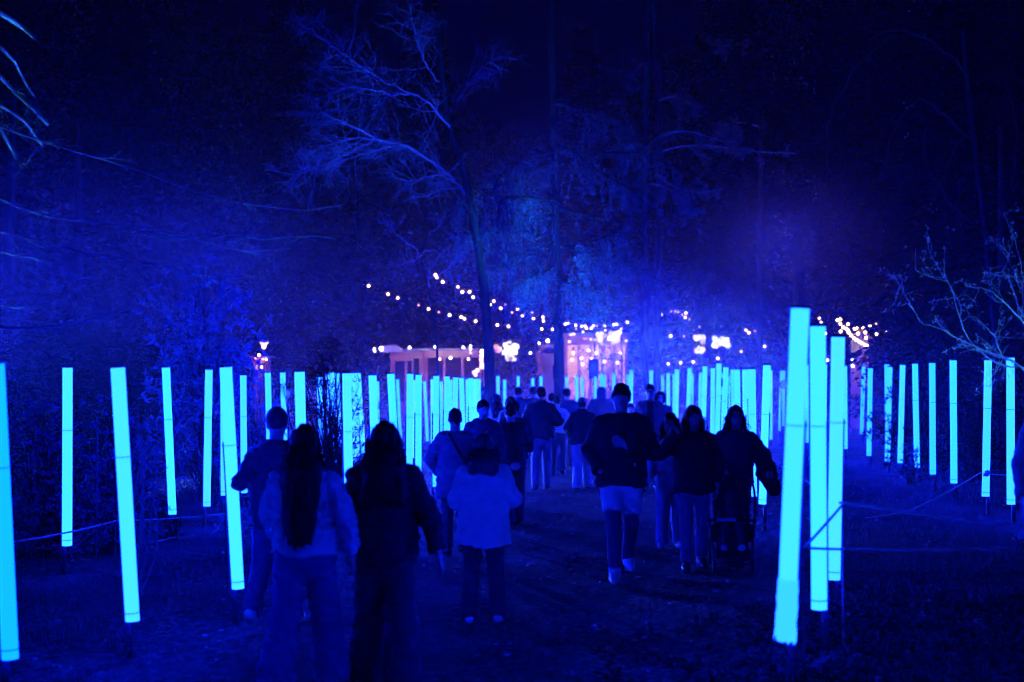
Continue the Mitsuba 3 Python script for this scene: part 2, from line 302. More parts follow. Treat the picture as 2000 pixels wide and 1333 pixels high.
def hand_mesh(wr, d, palm, side, curl=.6, h=.0055):
    """A palm, four bent fingers and a thumb; d runs down the hand, palm is where the palm faces."""
    d = d / np.linalg.norm(d); palm = palm - d * (palm @ d); palm /= np.linalg.norm(palm); x = np.cross(d, palm) * side
    M = np.stack([x, d, palm], 1)
    segs = [((0, -.03, 0), (0, .015, 0), .027, .028)]
    segs += [((-.022, .02, .0), (-.030, .085, .0), .017, .012), ((0, .02, 0), (-.008, .09, 0), .018, .013), ((.016, .02, 0), (.012, .088, 0), .017, .013), ((.026, .02, 0), (.030, .078, 0), .014, .011)]
    for fx, L, st in ((-.030, .066, .085), (-.010, .074, .092), (.011, .068, .089), (.031, .054, .079)):
        a, c = np.array([fx, st, 0.0]), 0.0
        for k, fr in enumerate((.45, .32, .23)):
            c += curl * (.55 + .25 * k)
            b = a + L * fr * np.array([0, math.cos(c), math.sin(c)])
            segs.append((a, b, .0095 - .001 * k, .0085 - .001 * k)); a = b
    t0 = np.array([-.026, .022, .006]); t1 = t0 + np.array([-.024, .030, .014]); t2 = t1 + np.array([-.010, .028, .010])
    segs += [(t0, t1, .014, .011), (t1, t2, .011, .0085)]
    fn = lambda p: su([cone(p, a, b, r, q) for a, b, r, q in segs[:5]], .012) if False else su([su([cone(p, a, b, r, q, .6, 2) for a, b, r, q in segs[1:5]] + [cone(p, *segs[0], .75, 2)], .012)] + [cone(p, a, b, r, q) for a, b, r, q in segs[5:]], .005)
    V, F = nets(fn, (-.085, -.075, -.05), (.06, .185, .10), h)
    return V @ M.T + wr, F if np.linalg.det(M) > 0 else F[:, ::-1]

def join(*vf):
    n, vs, fs = 0, [], []
    for v, f in vf:
        vs.append(v); fs.append(f + n); n += len(v)
    return np.vstack(vs), np.vstack(fs)
for k_, c_, r_ in (('cloth_black', .016, .8), ('cloth_dark', .04, .85), ('cloth_grey', .12, .9), ('cloth_mid', .32, .9), ('cloth_light', .60, .9), ('cloth_white', .7, .9), ('denim_dark', .07, .85), ('denim', .16, .85), ('denim_light', .36, .85)):
    tint = (.62, .75, 1.0) if 'denim' in k_ else (1.0, 1.0, 1.0)
    def fcol(p, n, uv, c=c_, t=tint):
        return mi.Color3f(*[c * x for x in t]) * (.78 + .44 * mikit.fbm(p.x * 21, p.y * 21, p.z * 13, 3))
    bsdf(k_, {'type': 'twosided', 'b': {'type': 'principled', 'base_color': mikit.proc(fcol), 'roughness': r_, 'sheen': .25, 'specular': .25}})
bsdf('m_skin', {'type': 'principled', 'base_color': rgb(.42, .28, .21), 'roughness': .55})
bsdf('m_hair', {'type': 'principled', 'base_color': rgb(.008, .007, .007), 'roughness': .55, 'specular': .15})
bsdf('m_hair_light', {'type': 'principled', 'base_color': rgb(.05, .045, .04), 'roughness': .5, 'specular': .2})
bsdf('m_shoe_white', {'type': 'principled', 'base_color': rgb(.62, .62, .62), 'roughness': .55})
bsdf('m_shoe_dark', {'type': 'principled', 'base_color': rgb(.025, .025, .025), 'roughness': .5})
bsdf('m_eye', {'type': 'principled', 'base_color': rgb(.03, .03, .03), 'roughness': .15})

def folds(p, amp, seed, v=1.0):
    n = meshkit.noise(p * [13, 13, 7 * v], seed) - .5
    m = meshkit.noise((p + .03 * np.sin(p[:, [2, 0, 1]] * 23)) * [9, 9, 19], seed + 5)
    k = meshkit.noise((p + .02 * np.sin(p[:, [1, 2, 0]] * 31)) * [16, 16, 30], seed + 9)
    return amp * (n * 1.3 + (.5 - np.abs(m - .5) * 2) * 1.5 + (.5 - np.abs(k - .5) * 2) * .7)

PEOPLE = []
def person(px, d, H, facing, label, o, gz=None, key=None):
    """facing in degrees: 0 walks away from the camera, 180 towards it. o: pose and clothes."""
    key = 'person_%03d' % (len(PEOPLE) + 1); PEOPLE.append(key)
    base = P(px, 735, d); base[2] = float(ground_z(base[0], base[1])) if gz is None else gz
    sc = H / 1.75; h = o.get('h', .014); seed = 31 * len(PEOPLE)
    M = T().translate(list(base)).rotate([0, 0, 1], -facing).scale(sc)
    J = skeleton(o); w = o.get('w', 1.0); hc = J['head']; yaw, nod = o.get('yaw', 0), o.get('nod', 0)
    for nm in 'LR':                                    # standing on the ground
        pass
    lo, hi = np.array([-.62, -.62, -.02]), np.array([.62, .62, 1.9])
    def add(name, fn, mat, lo=lo, hi=hi, hh=h, extra=None, smooth=True):
        V, F = nets(fn, lo, hi, hh)
        if extra is not None: V, F = join((V, F), *extra)
        k = key + '__' + name
        n = 1
        while k in scene: k = '%s__%s_%03d' % (key, name, n); n += 1
        scene[k] = mikit.ply((V, F), mat, smooth=True, to_world=M)
    # the body: head, neck, trunk, arms, legs as one surface, with hands
    bare = o.get('bare_legs', False)
    def body(p):
        return su(torso_parts(p, -.025, w) + leg_parts(p, J, 0.0 if bare else -.02) + arm_parts(p, J, -.006) + [cone(p, (0, -.01, 1.44), hc - (0, .02, .06), .056, .052), head_parts(p, hc, yaw, nod)], .02)
    hands = []
    for s, nm in ((-1, 'L'), (1, 'R')):
        if o.get('hand' + nm, True):
            fd = J['wr' + nm] - J['el' + nm]
            hd = o.get('hdir' + nm, fd / np.linalg.norm(fd)); pl = np.array(o.get('palm' + nm, (-s, 0.15, 0)), float)
            hands.append(hand_mesh(J['wr' + nm] + np.array(hd, float) / np.linalg.norm(hd) * .03, np.array(hd, float), pl, -s, o.get('curl', .45), .006 if h < .016 else .009))
    hh_ = min(h, .012)
    add('body', body, 'm_skin', hh=hh_, extra=hands)
    # the top
    top = o['top']; g = top.get('g', .03); hem = top.get('hem', .82); seed_t = seed + 1
    sl = top.get('sleeve', g) * .5
    def topf(p):
        a = arm_parts(p, J, sl + .004, (.056, .050, .040))
        cut = []
        for nm, dd in zip('LR', a):
            u = J['wr' + nm] - J['el' + nm]; u /= np.linalg.norm(u)
            cut.append(smax(dd, (p - J['wr' + nm]) @ u + top.get('cuff', .0), .01))
        bl = top.get('bell', 0.0)
        t = torso_parts(p, g, w) + [cone(p, (0, 0, 1.25), (0, 0, hem - .1), .150 * w + g, .165 * w + g + bl, .72)]
        t = su(t, .05)
        t = smax(t, hem + .012 * np.sin(p[:, 0] * 17 + seed) - p[:, 2], .012)
        t = smax(t, p[:, 2] - 1.50, .01)
        ds = [t] + cut
        if top.get('hood'): ds.append(su([ell(p, (0, -.105, 1.455), (.135, .075, .085)), cone(p, (-.10, -.02, 1.475), (.10, -.02, 1.475), .045, .045)], .05))
        if top.get('collar'): ds.append(np.abs(np.sqrt((np.sqrt(p[:, 0] ** 2 + (p[:, 1] + .005) ** 2) - .082) ** 2 + np.maximum(np.abs(p[:, 2] - 1.515) - .022, 0) ** 2)) - .014)
        r = su(ds, .03)
        if top.get('open'): r = smax(r, -np.maximum(np.abs(p[:, 0]) - (.035 + .05 * np.clip((1.5 - p[:, 2]), 0, 1)), np.where(p[:, 1] > .0, -1, 1)), .01)
        return r + folds(p, top.get('fold', .011), seed_t)
    add(top.get('name', 'jacket'), topf, top['mat'], np.array([-.62, -.5, hem - .1]), np.array([.62, .62, 1.66]))
    if top.get('open') or top.get('under'):
        add('shirt', lambda p: smax(smax(su(torso_parts(p, g - .016, w), .04), .86 - p[:, 2], .01), p[:, 2] - 1.475, .01), top.get('under', 'cloth_black'), np.array([-.4, -.3, .8]), np.array([.4, .3, 1.55]))
    # the trousers
    bot = o['bottom']; gb = bot.get('g', .012); fl = bot.get('flare', None); end = bot.get('end', None); b2 = bot.get('knee', gb)
    def botf(p):
        legs = leg_parts(p, J, gb, (.088, .064 + b2 - gb, .055), fl)
        if end is not None:
            legs = [smax(dd, ((p - J['hip' + nm]) @ ((J['knee' + nm] - J['hip' + nm]) / .43)) - end, .008) for nm, dd in zip('LR', legs)]
        else:
            legs = [smax(dd, (J['ank' + nm][2] - bot.get('drop', .045)) - p[:, 2], .01) for nm, dd in zip('LR', legs)]
        pel = cone(p, (0, -.005, .90), (0, 0, 1.04), .155 * w + gb, .135 * w + gb, .74)
        return smax(su([pel] + legs, .03), p[:, 2] - bot.get('waist', 1.05), .01) + folds(p, bot.get('fold', .010), seed + 2, 1.4)
    add(bot.get('name', 'trousers'), botf, bot['mat'], np.array([-.4, -.6, -.02]), np.array([.4, .62, 1.12]))
    if o.get('leggings'):
        add('leggings', lambda p: smax(smax(su(leg_parts(p, J, .004), .02), .135 - p[:, 2], .008), p[:, 2] - .95, .01), o['leggings'], np.array([-.3, -.6, 0]), np.array([.3, .62, 1.0]))
    # shoes
    sh = o.get('shoe', 'm_shoe_dark')
    for s, nm in ((-1, 'L'), (1, 'R')):
        a = J['ank' + nm]; raise_ = a[2] - .085; pt = o.get('toe' + nm, -35 * min(raise_ / .15, 1.0) if raise_ > .02 else 0)
        th = math.radians(pt)
        def tr(y, z): return a + np.array([s * .03 * y / .2, y * math.cos(th) - (z - .085) * math.sin(th), y * math.sin(th) + (z - .085) * math.cos(th)])
        boot = o.get('boot', 0.0)
        def shoef(p):
            parts = [cone(p, tr(-.045, .045), tr(.06, .045), .043, .047), cone(p, tr(.06, .042), tr(.145, .036), .047, .034), cone(p, tr(-.02, .06), tr(-.01, .10 + boot), .047, .050)]
            return smax(su(parts, .03), -((p - tr(0, .004)) @ np.array([0, -math.sin(th), math.cos(th)])), .006)
        add('boot' if boot else 'shoe', shoef, sh, a - (.16, .24, .17), a + (.16, .26, .30 if boot else .12), min(h, .011))
    if o.get('socks'):
        for nm in 'LR':
            a, k_ = J['ank' + nm], J['knee' + nm]
            add('sock', lambda p: cone(p, a, a + (k_ - a) * .17, .057, .060), 'cloth_white', a - .13, a + .22, .012)
    # hair, caps
    hr = o.get('hair', 'short'); hm = o.get('hairmat', 'm_hair')
    face = lambda q: ell(q, (0, .095, -.030), (.074, .088, .108))
    L = o.get('hairlen', 1.15)
    def wav(p): return .015 * (meshkit.noise(p * [34, 34, 6], seed + 7) - .5) * 2 + .006 * (meshkit.noise(p * [90, 90, 9], seed + 8) - .5)
    def longf(p):
        q = headframe(p, hc, yaw, nod)
        cap = ell(q, (0, -.02, .022), (.094, .116, .115))
        b = [cone(p, hc + (0, -.05, .01), (hc[0], -.11, 1.45), .092, .135, .6), cone(p, (hc[0], -.115, 1.45), (hc[0], -.15 - o.get('hairout', 0), L), .140, o.get('hairtip', .10), .36)]
        for s in (-1, 1):
            b.append(cone(p, hc + (s * .070, -.01, -.01), (hc[0] + s * .115, .02 + .05 * o.get('hairfront', 0), max(L + .04, 1.24)), .036, .040))
        r = smax(su([cap] + b, .03), -face(q), .015)
        if o.get('hairfront', 0): r = smax(r, -cone(p, hc + (0, .13, -.02), hc + (0, .14, -.3), .080, .062), .02)
        r = smax(r, L - .03 + .10 * (meshkit.noise(np.c_[p[:, :2] * 42, 0 * p[:, :1]], seed + 3) - .4) - p[:, 2], .006)
        return r + wav(p)
    def shortf(p):
        q = headframe(p, hc, yaw, nod)
        r = ell(q, (0, -.014, .030), (.083, .107, .104))
        r = smax(r, -.02 - q[:, 2] + np.maximum(q[:, 1], -.06) * 1.0 - np.where(q[:, 1] < 0, .05, 0), .012)
        return r + .013 * (meshkit.noise(p * [70, 70, 45], seed + 7) - .5) * 2
    hlo, hhi = hc - (.24, .26, .16), hc + (.24, .22, .17)
    if hr in ('short', 'bun', 'hood', 'cap', 'beanie', 'curly'):
        if hr in ('short', 'bun', 'cap'): add('hair', shortf, hm, hlo, hhi, min(h, .010))
        if hr == 'curly': add('hair', lambda p: smax(ell(p, hc + (0, -.03, .0), (.125, .135, .14)), -face(headframe(p, hc, yaw, nod)), .015) + .02 * (meshkit.noise(p * 38, seed) - .5) * 2, hm, hlo - .05, hhi, min(h, .012))
        if hr == 'bun': add('hair_bun', lambda p: ell(p, hc + (.0, -.105, .075), (.05, .05, .045)) + .006 * (meshkit.noise(p * 50, seed) - .5), hm, hlo, hhi, .010)
        if hr == 'beanie': add('knit_hat', lambda p: smax(ell(headframe(p, hc, yaw, nod), (0, -.012, .04), (.092, .108, .108)), -.012 - headframe(p, hc, yaw, nod)[:, 2] + .35 * headframe(p, hc, yaw, nod)[:, 1], .012), o.get('hatmat', 'cloth_dark'), hlo, hhi, .010)
        if hr == 'cap':
            def capf(p):
                q = headframe(p, hc, yaw, nod)
                crown = smax(ell(q, (0, -.01, .035), (.090, .106, .098)), .028 - q[:, 2], .008)
                return su([crown, smax(ell(q, (0, .10, .034), (.075, .085, .012)), .04 - q[:, 1], .01)], .01)
            add('cap', capf, o.get('hatmat', 'cloth_mid'), hlo, hhi, .009)
        if hr == 'hood':
            add('hood', lambda p: smax(su([ell(p, hc + (0, -.035, .005), (.118, .135, .145)), cone(p, hc + (0, -.06, -.05), (0, -.05, 1.46), .10, .13, .8)], .04), -ell(p, hc + (0, .13, -.02), (.08, .13, .115)), .02) + folds(p, .008, seed), top['mat'], hlo - (.04, .04, .14), hhi, min(h, .013))
    else:
        rs = np.random.default_rng(seed); st = []
        for _ in range(o.get('strands', 150)):
            a = rs.uniform(-2.3, 2.3); r0 = np.array([.088 * math.sin(a), -.02 - .105 * math.cos(a), .05 * rs.random() - .02]) + hc
            out_ = np.array([math.sin(a), -math.cos(a), 0]); z1 = L + rs.uniform(-.06, .10); zs = np.linspace(r0[2], z1, 8)
            q = np.array([r0[:2] + out_[:2] * (.055 * math.sin(min(t * 1.9, 1.6)) + .016 * rs.normal()) + [.015 * rs.normal(), .015 * rs.normal()] for t in np.linspace(0, 1, 8)])
            if q[-1, 1] < .07: st.append((np.c_[q, zs], np.linspace(.0042, .0018, 8)))
        if h < .016: add_strands = join(*[tubeline(p_, r_, 3) for p_, r_ in st]); scene[key + '__hair_strands'] = mikit.ply(add_strands, hm, smooth=True, to_world=M)
        add('hair', longf, hm, np.array([-.28, -.36, L - .14]), np.array([.28, .22, 1.82]), min(h, .011))
    if o.get('eyes', facing > 90):
        def atf(v): # from the head's frame to the body's
            a, b = math.radians(yaw), math.radians(nod)
            y, z = math.cos(b) * v[1] + math.sin(b) * v[2], -math.sin(b) * v[1] + math.cos(b) * v[2]
            return hc + np.array([math.cos(a) * v[0] - math.sin(a) * y, math.sin(a) * v[0] + math.cos(a) * y, z])
        for s in (-1, 1):
            e = trimesh.creation.icosphere(2, .0115); e.apply_translation(atf((s * .031, .079, .010)))
            scene[key + '__eye' + ('' if s < 0 else '_001')] = mikit.ply(e, 'm_eye', smooth=True, to_world=M)
            b_ = trimesh.creation.cylinder(.004, .034, sections=6); R = np.eye(4); R[:3, 0], R[:3, 2] = (0, 0, 1), (s, 0, 0); R[:3, 1] = np.cross(R[:3, 2], R[:3, 0]); b_.apply_transform(R)
            b_.apply_translation(atf((s * .033, .092, .030)))
            scene[key + '__eyebrow' + ('' if s < 0 else '_001')] = mikit.ply(b_, 'm_hair', to_world=M)
        if o.get('glasses'):
            ms = []
            for s in (-1, 1):
                t_ = trimesh.creation.torus(.0225, .0030, 20, 6); t_.apply_transform(np.array([[1, 0, 0, 0], [0, 0, 1, 0], [0, -.8, 0, 0], [0, 0, 0, 1.0]])); t_.apply_translation(atf((s * .031, .101, .008))); ms.append(t_)
                ms.append(trimesh.creation.cylinder(.0028, segment=[atf((s * .054, .10, .012)), atf((s * .082, -.01, .012))], sections=6))
            ms.append(trimesh.creation.cylinder(.0028, segment=[atf((-.01, .104, .012)), atf((.01, .104, .012))], sections=6))
            scene[key + '__glasses'] = mikit.ply(cat(ms), 'm_black', smooth=40, to_world=M)
    labels[key] = {'label': label, 'category': 'person'}
    return key, M, J
def held(key, mesh, mat, M, label, category, smooth=40, parts=()):
    """A thing someone carries, given in that person's frame."""
    scene[key] = mikit.ply(mesh, mat, smooth=smooth, to_world=M)
    labels[key] = {'label': label, 'category': category}
def part(key, name, mesh, mat, M=None, smooth=40):
    k, n = key + '__' + name, 1
    while k in scene: k = '%s__%s_%03d' % (key, name, n); n += 1
    scene[k] = mikit.ply(mesh, mat, smooth=smooth, **({'to_world': M} if M is not None else {}))
    return k
def tubeline(pts, r, n=6):
    """A bent tube through the points."""
    p = np.asarray(pts, float); r = np.broadcast_to(np.asarray(r, float), (len(p),))
    t = np.gradient(p, axis=0); t /= np.linalg.norm(t, axis=1, keepdims=True) + 1e-12
    a = np.cross(t, np.where(np.abs(t[:, 2:]) < .9, [0, 0, 1.0], [1.0, 0, 0])); a /= np.linalg.norm(a, axis=1, keepdims=True) + 1e-12
    b, ang = np.cross(t, a), np.arange(n) * 2 * np.pi / n
    v = p[:, None] + r[:, None, None] * (np.cos(ang)[None, :, None] * a[:, None] + np.sin(ang)[None, :, None] * b[:, None])
    i, j = np.meshgrid(np.arange(len(p) - 1), np.arange(n), indexing='ij')
    q = np.stack([i * n + j, i * n + (j + 1) % n, (i + 1) * n + (j + 1) % n, (i + 1) * n + j], -1).reshape(-1, 4)
    return v.reshape(-1, 3), np.vstack([q[:, [0, 1, 2]], q[:, [0, 2, 3]]])

hang = ((.235, -.03, 1.14), (.25, .05, .91))
back = ((.245, -.08, 1.15), (.27, -.10, .92))
fore = ((.235, -.01, 1.15), (.245, .13, .94))
pocket = ((.30, -.05, 1.16), (.215, .07, .98))
phone = ((.27, -.04, 1.16), (.13, .20, 1.22))

k, M, J = person(541, 11.4, 1.73, 4, 'person in a dark thick-collared jacket and knit hat, half hidden behind waist-long hair', dict(
    h=.013, top=dict(mat='cloth_dark', g=.06, hem=.80, hood=True, fold=.016, sleeve=.045), bottom=dict(mat='denim_dark', g=.02, name='trousers'), hair='beanie', hatmat='cloth_dark', shoe='m_shoe_white', armL=((.31, .04, 1.16), (.16, .26, 1.22)), armR=hang, footL=(-.34, .10), footR=(.18, 0), stance=.12))
k, M, J = person(596, 9.1, 1.67, 5, 'woman with waist-long dark hair, pale sweatshirt and wide jeans at front left', dict(
    h=.011, top=dict(mat='cloth_light', g=.055, hem=.90, name='sweatshirt', fold=.017, sleeve=.05, cuff=.0), bottom=dict(mat='denim', g=.035, knee=.04, flare=.135, drop=.075, fold=.014), hair='long', hairlen=1.00, hairtip=.10, shoe='m_shoe_white', armL=((.25, .02, 1.16), (.23, .20, 1.0)), armR=((.29, -.04, 1.15), (.315, .02, .92)), stride=.36, stance=.15, curl=.7))
k, M, J = person(752, 9.27, 1.68, -3, 'woman in a black jacket with loose dark hair and wide dark trousers, right arm swinging', dict(
    h=.011, top=dict(mat='cloth_black', g=.065, hem=.80, fold=.016, sleeve=.055), bottom=dict(mat='cloth_dark', g=.04, knee=.045, flare=.14, drop=.075, fold=.014), hair='long', hairlen=1.26, hairtip=.17, armL=((.26, .0, 1.14), (.27, .12, .93)), armR=((.30, -.06, 1.14), (.36, -.06, .90)), stride=-.30, stance=.13))
bag = [ell]
k, M, J = person(889, 16.1, 1.62, -6, 'man with a loose grey coat and a dark strap across his back', dict(
    top=dict(mat='cloth_grey', g=.055, hem=.66, name='coat', bell=.05, fold=.014, sleeve=.05), bottom=dict(mat='cloth_dark', g=.015), hair='short', armL=((.30, .0, 1.15), (.20, .16, .98)), armR=hang, stride=.2))
def strap_pts(sgn, g):
    ts = np.linspace(0, 1, 14); pts = []
    for t in ts:
        z = 1.47 - .47 * t; x = -.09 + .26 * t
        y = -.72 * math.sqrt(max((.158 + g + .03) ** 2 - x * x, .0009)) - .012
        pts.append((x * sgn, y, z))
    return pts
part(k, 'bag_strap', tubeline(strap_pts(1, .05), .016, 5), 'cloth_black', M)
k, M, J = person(945, 11.6, 1.51, 0, 'girl in a pale thigh-length fleece coat with a hood, seen from behind', dict(
    h=.012, top=dict(mat='cloth_light', g=.07, hem=.72, hood=True, name='coat', bell=.045, fold=.012, sleeve=.075, cuff=.02), bottom=dict(mat='cloth_dark', g=.022, knee=.02, flare=.085, drop=.06), hair='long', hairlen=1.44, hairtip=.12, shoe='m_shoe_white', armL=((.25, .0, 1.14), (.16, .22, 1.12)), armR=((.275, .02, 1.16), (.14, .24, 1.16)), stance=.14, footL=(-.05, 0), footR=(.02, 0), hairmat='m_hair_light'))
k, M, J = person(944, 18.5, 1.67, 176, 'person in a dark hooded sweatshirt with white lettering, standing before the left tubes', dict(
    h=.013, eyes=False, top=dict(mat='denim_dark', g=.05, hem=.85, hood=True, name='hoodie', sleeve=.045), bottom=dict(mat='cloth_dark'), hair='short', nod=10, yaw=20, armL=hang, armR=hang))
txt = meshkit.text_mesh('BIKAYE', .030, .004, True); txt.apply_translation([-txt.bounds[:, 0].mean(), 0, 0])
txt.apply_transform(np.array([[-1.15, 0, 0, 0], [0, 0, 1.0, 0], [0, 1.0, 0, 0], [0, 0, 0, 1]]))
ul = box([0, .002, -.028], [.20, .004, .010]); sl1 = box([0, 0, 0], [.045, .004, .007]); sl1.apply_transform(T().rotate([0, 1, 0], 40).matrix.numpy() if hasattr(T().matrix, 'numpy') else np.array(T().rotate([0, 1, 0], 40).matrix)); sl1.apply_translation([-.01, .0, .085])
pr = cat([txt, ul, sl1]); pr.apply_translation([-.02, .178, 1.245])
part(k, 'chest_lettering', pr, 'cloth_white', M)
k, M, J = person(997, 19.2, 1.61, -14, 'woman with pinned-up hair, loose dark jumper and long wide trousers beside the fleece coat', dict(
    top=dict(mat='cloth_dark', g=.06, hem=.88, name='jumper', sleeve=.05, fold=.014), bottom=dict(mat='cloth_dark', g=.05, knee=.06, flare=.15, drop=.08), hair='bun', armL=((.30, -.04, 1.15), (.25, .10, .98)), armR=((.26, .05, 1.15), (.22, .2, 1.02)), stride=.25))
hb = trimesh.creation.icosphere(2, 1.0); hb.apply_scale([.075, .035, .06]); hb.vertices += .018 * (meshkit.noise(hb.vertices * 30, 3)[:, None] - .5); hb.apply_translation([.02, -.22, .86])
held('tied_scarf', hb, 'cloth_light', M, 'small pale bundle hanging at the back of the woman with pinned-up hair', 'scarf')
k, M, J = person(1057, 25.3, 1.80, 2, 'broad man in a dark jacket and jeans walking away in the middle of the path', dict(
    h=.015, w=1.1, top=dict(mat='cloth_dark', g=.055, hem=.86, collar=True, sleeve=.05), bottom=dict(mat='denim', g=.02), hair='short', armL=((.30, -.02, 1.15), (.24, .14, 1.0)), armR=((.31, -.02, 1.17), (.24, .2, 1.12)), stride=.30))
k, M, J = person(1088, 28.5, 1.59, 0, 'person in a pale striped jumper, half hidden behind the broad man', dict(
    h=.018, top=dict(mat='cloth_light', g=.05, hem=.95, name='jumper'), bottom=dict(mat='cloth_dark', g=.03, flare=.10), hair='short', armR=((.27, 0, 1.15), (.27, .1, .95)), footR=(-.3, .1), footL=(.15, 0)))
for q in range(9):
    z_ = .98 + q * .05
    part(k, 'jumper_stripe', (lambda t: (t.apply_scale([.197, .150, 1]), t.apply_translation([0, .003, z_]), t)[2])(trimesh.creation.annulus(1.075, 1.10, .018, sections=28)), 'cloth_dark', M)
k, M, J = person(1107, 31.5, 1.72, 0, 'person in a long grey coat seen from behind, left of the cap wearer', dict(h=.018, top=dict(mat='cloth_grey', g=.07, hem=.62, bell=.06, name='coat'), bottom=dict(mat='cloth_dark'), hair='short', armL=pocket, armR=pocket))
k, M, J = person(1137, 25.3, 1.61, 3, 'person in a pale cap, dark puffer jacket and light loose trousers, walking away', dict(
    h=.015, yaw=-18, top=dict(mat='cloth_dark', g=.06, hem=.86, collar=True), bottom=dict(mat='denim_light', g=.035, knee=.04, flare=.10, drop=.06), hair='cap', hatmat='cloth_mid', armL=((.28, -.06, 1.17), (.22, .1, 1.0)), armR=hang, stride=.25))
k, M, J = person(1175, 32.7, 1.74, 0, 'hooded person in a wide pale grey coat, left of the tall man in shorts', dict(h=.018, w=1.12, top=dict(mat='cloth_grey', g=.08, hem=.70, bell=.04, name='coat'), bottom=dict(mat='cloth_dark'), hair='hood', armL=pocket, armR=pocket))
k, M, J = person(1213, 14.0, 1.915, 178, 'tall man in a dark fleece and pale shorts over dark legs, striding towards the camera', dict(
    h=.012, w=1.10, hx=.0, hz=-.005, nod=20, yaw=-12, eyes=False, bare_legs=True, leggings='denim_dark', socks=True, top=dict(mat='cloth_black', g=.055, hem=.84, name='fleece', sleeve=.055, fold=.013), bottom=dict(mat='cloth_light', g=.028, end=.33, name='shorts', fold=.008), hair='short', shoe='m_shoe_white',
    armR=((.275, -.07, 1.16), (.20, .10, .98)), armL=((.285, .03, 1.14), (.02, .24, 1.21)), handR=False, palmL=(.1, .9, .2), hdirL=(.75, .1, .45), curl=1.25, footR=(.26, 0), footL=(-.26, .10), stance=.085))
ph = box([-.055, .26, 1.285], [.075, .012, .15]); ph.apply_translation([.0, .035, -.01])
held('phone', ph, 'cloth_black', M, 'phone in the hand of the tall man in shorts', 'phone')
part(PEOPLE[-1], 'zip_pull', box([-.10, .19, 1.04], [.012, .01, .035]), 'cloth_white', M)
k, M, J = person(1269, 25.0, 1.84, 182, 'smiling man with glasses and an open padded jacket, facing the camera', dict(
    h=.012, glasses=True, yaw=-4, top=dict(mat='cloth_grey', g=.06, hem=.86, open=True, under='cloth_black', sleeve=.05), bottom=dict(mat='denim', g=.025), hair='short', armL=hang, armR=hang, stride=.22))
k, M, J = person(1289, 28.5, 1.68, 180, 'curly-haired person half hidden behind the smiling man with glasses', dict(h=.016, top=dict(mat='cloth_dark', g=.055, hem=.8), bottom=dict(mat='cloth_dark'), hair='curly', armL=hang, armR=hang))
k, M, J = person(1308, 16.6, 1.55, 186, 'girl in light jeans and trainers behind the woman raising a hand to her hair', dict(
    yaw=-35, nod=10, top=dict(mat='cloth_mid', g=.03, hem=.97, name='shirt'), bottom=dict(mat='denim_light', g=.02, knee=.03, flare=.085, drop=.04), hair='long', hairlen=1.28, hairfront=1, shoe='m_shoe_white', armL=((.25, 0, 1.14), (.2, .14, .98)), armR=fore, stance=.11, stride=.15))
k, M, J = person(1354, 14.6, 1.66, 180, 'woman in a black jacket and pale trousers, one hand raised to her long hair', dict(
    h=.012, yaw=14, nod=22, eyes=False, top=dict(mat='cloth_black', g=.06, hem=.82, sleeve=.055), bottom=dict(mat='denim', g=.014, knee=.010, drop=-.02), hair='long', hairlen=1.22, hairfront=1, hairmat='m_hair', shoe='m_shoe_dark', boot=.12, armR=((.36, .08, 1.26), (.19, .13, 1.49)), hdirR=(.5, -.1, .6), palmR=(.6, -.6, 0), armL=((.28, -.03, 1.14), (.25, .05, .93)), footR=(.12, 0), footL=(-.16, .02), stance=.10))
k, M, J = person(1436, 15.7, 1.66, 180, 'woman with glasses and long hair in a dark top, pushing the stroller', dict(
    h=.012, glasses=True, nod=2, top=dict(mat='cloth_dark', g=.045, hem=.84, name='top', sleeve=.04), bottom=dict(mat='cloth_dark', g=.02), hair='long', hairlen=1.2, hairfront=1, armR=((.29, .02, 1.16), (.17, .27, 1.02)), armL=((.35, .0, 1.18), (.34, .22, 1.06)), stride=.3, curl=.9, palmR=(.2, 0, -1), palmL=(.2, 0, -1)))
far = [(943, 44, 1.7, 'short', 'cloth_dark', 'small far figure right of the tight row of tubes'), (970, 30.5, 1.60, 'long', 'cloth_mid', 'long-haired woman in a pale jacket far down the path'), (997, 28.5, 1.56, 'curly', 'cloth_dark', 'bushy-haired person behind the woman with pinned-up hair'),
       (1012, 32, 1.74, 'short', 'cloth_grey', 'man with a pale collar far down the path'), (1041, 33, 1.74, 'short', 'cloth_grey', 'far figure just left behind the broad man'), (1005, 21.4, 1.615, 'short', 'cloth_dark', 'short-haired person right behind the woman with pinned-up hair'),
       (1078, 30, 1.62, 'short', 'cloth_dark', 'dark-haired head showing beside the right shoulder of the broad man'), (1231, 27, 1.47, 'short', 'cloth_dark', 'child peering out behind the shoulder of the tall man in shorts')]
for px, d, H, hr, mat, lab in far:
    person(px, d, H, 0 if px < 1200 else 180, lab, dict(h=.019, eyes=False, top=dict(mat=mat, g=.055, hem=.82, collar=(px == 1012)), bottom=dict(mat='cloth_dark', g=.02), hair=hr, hairlen=1.25, armL=hang, armR=fore, stride=.2))
k, M, J = person(2062, 10.0, 1.70, 180, 'person in a long coat cut off by the right edge of the photo', dict(h=.014, top=dict(mat='cloth_grey', g=.07, hem=.60, bell=.06, name='coat', sleeve=.05), bottom=dict(mat='cloth_black', g=.01), hair='long', hairlen=1.3, hairfront=1, armL=hang, armR=hang))
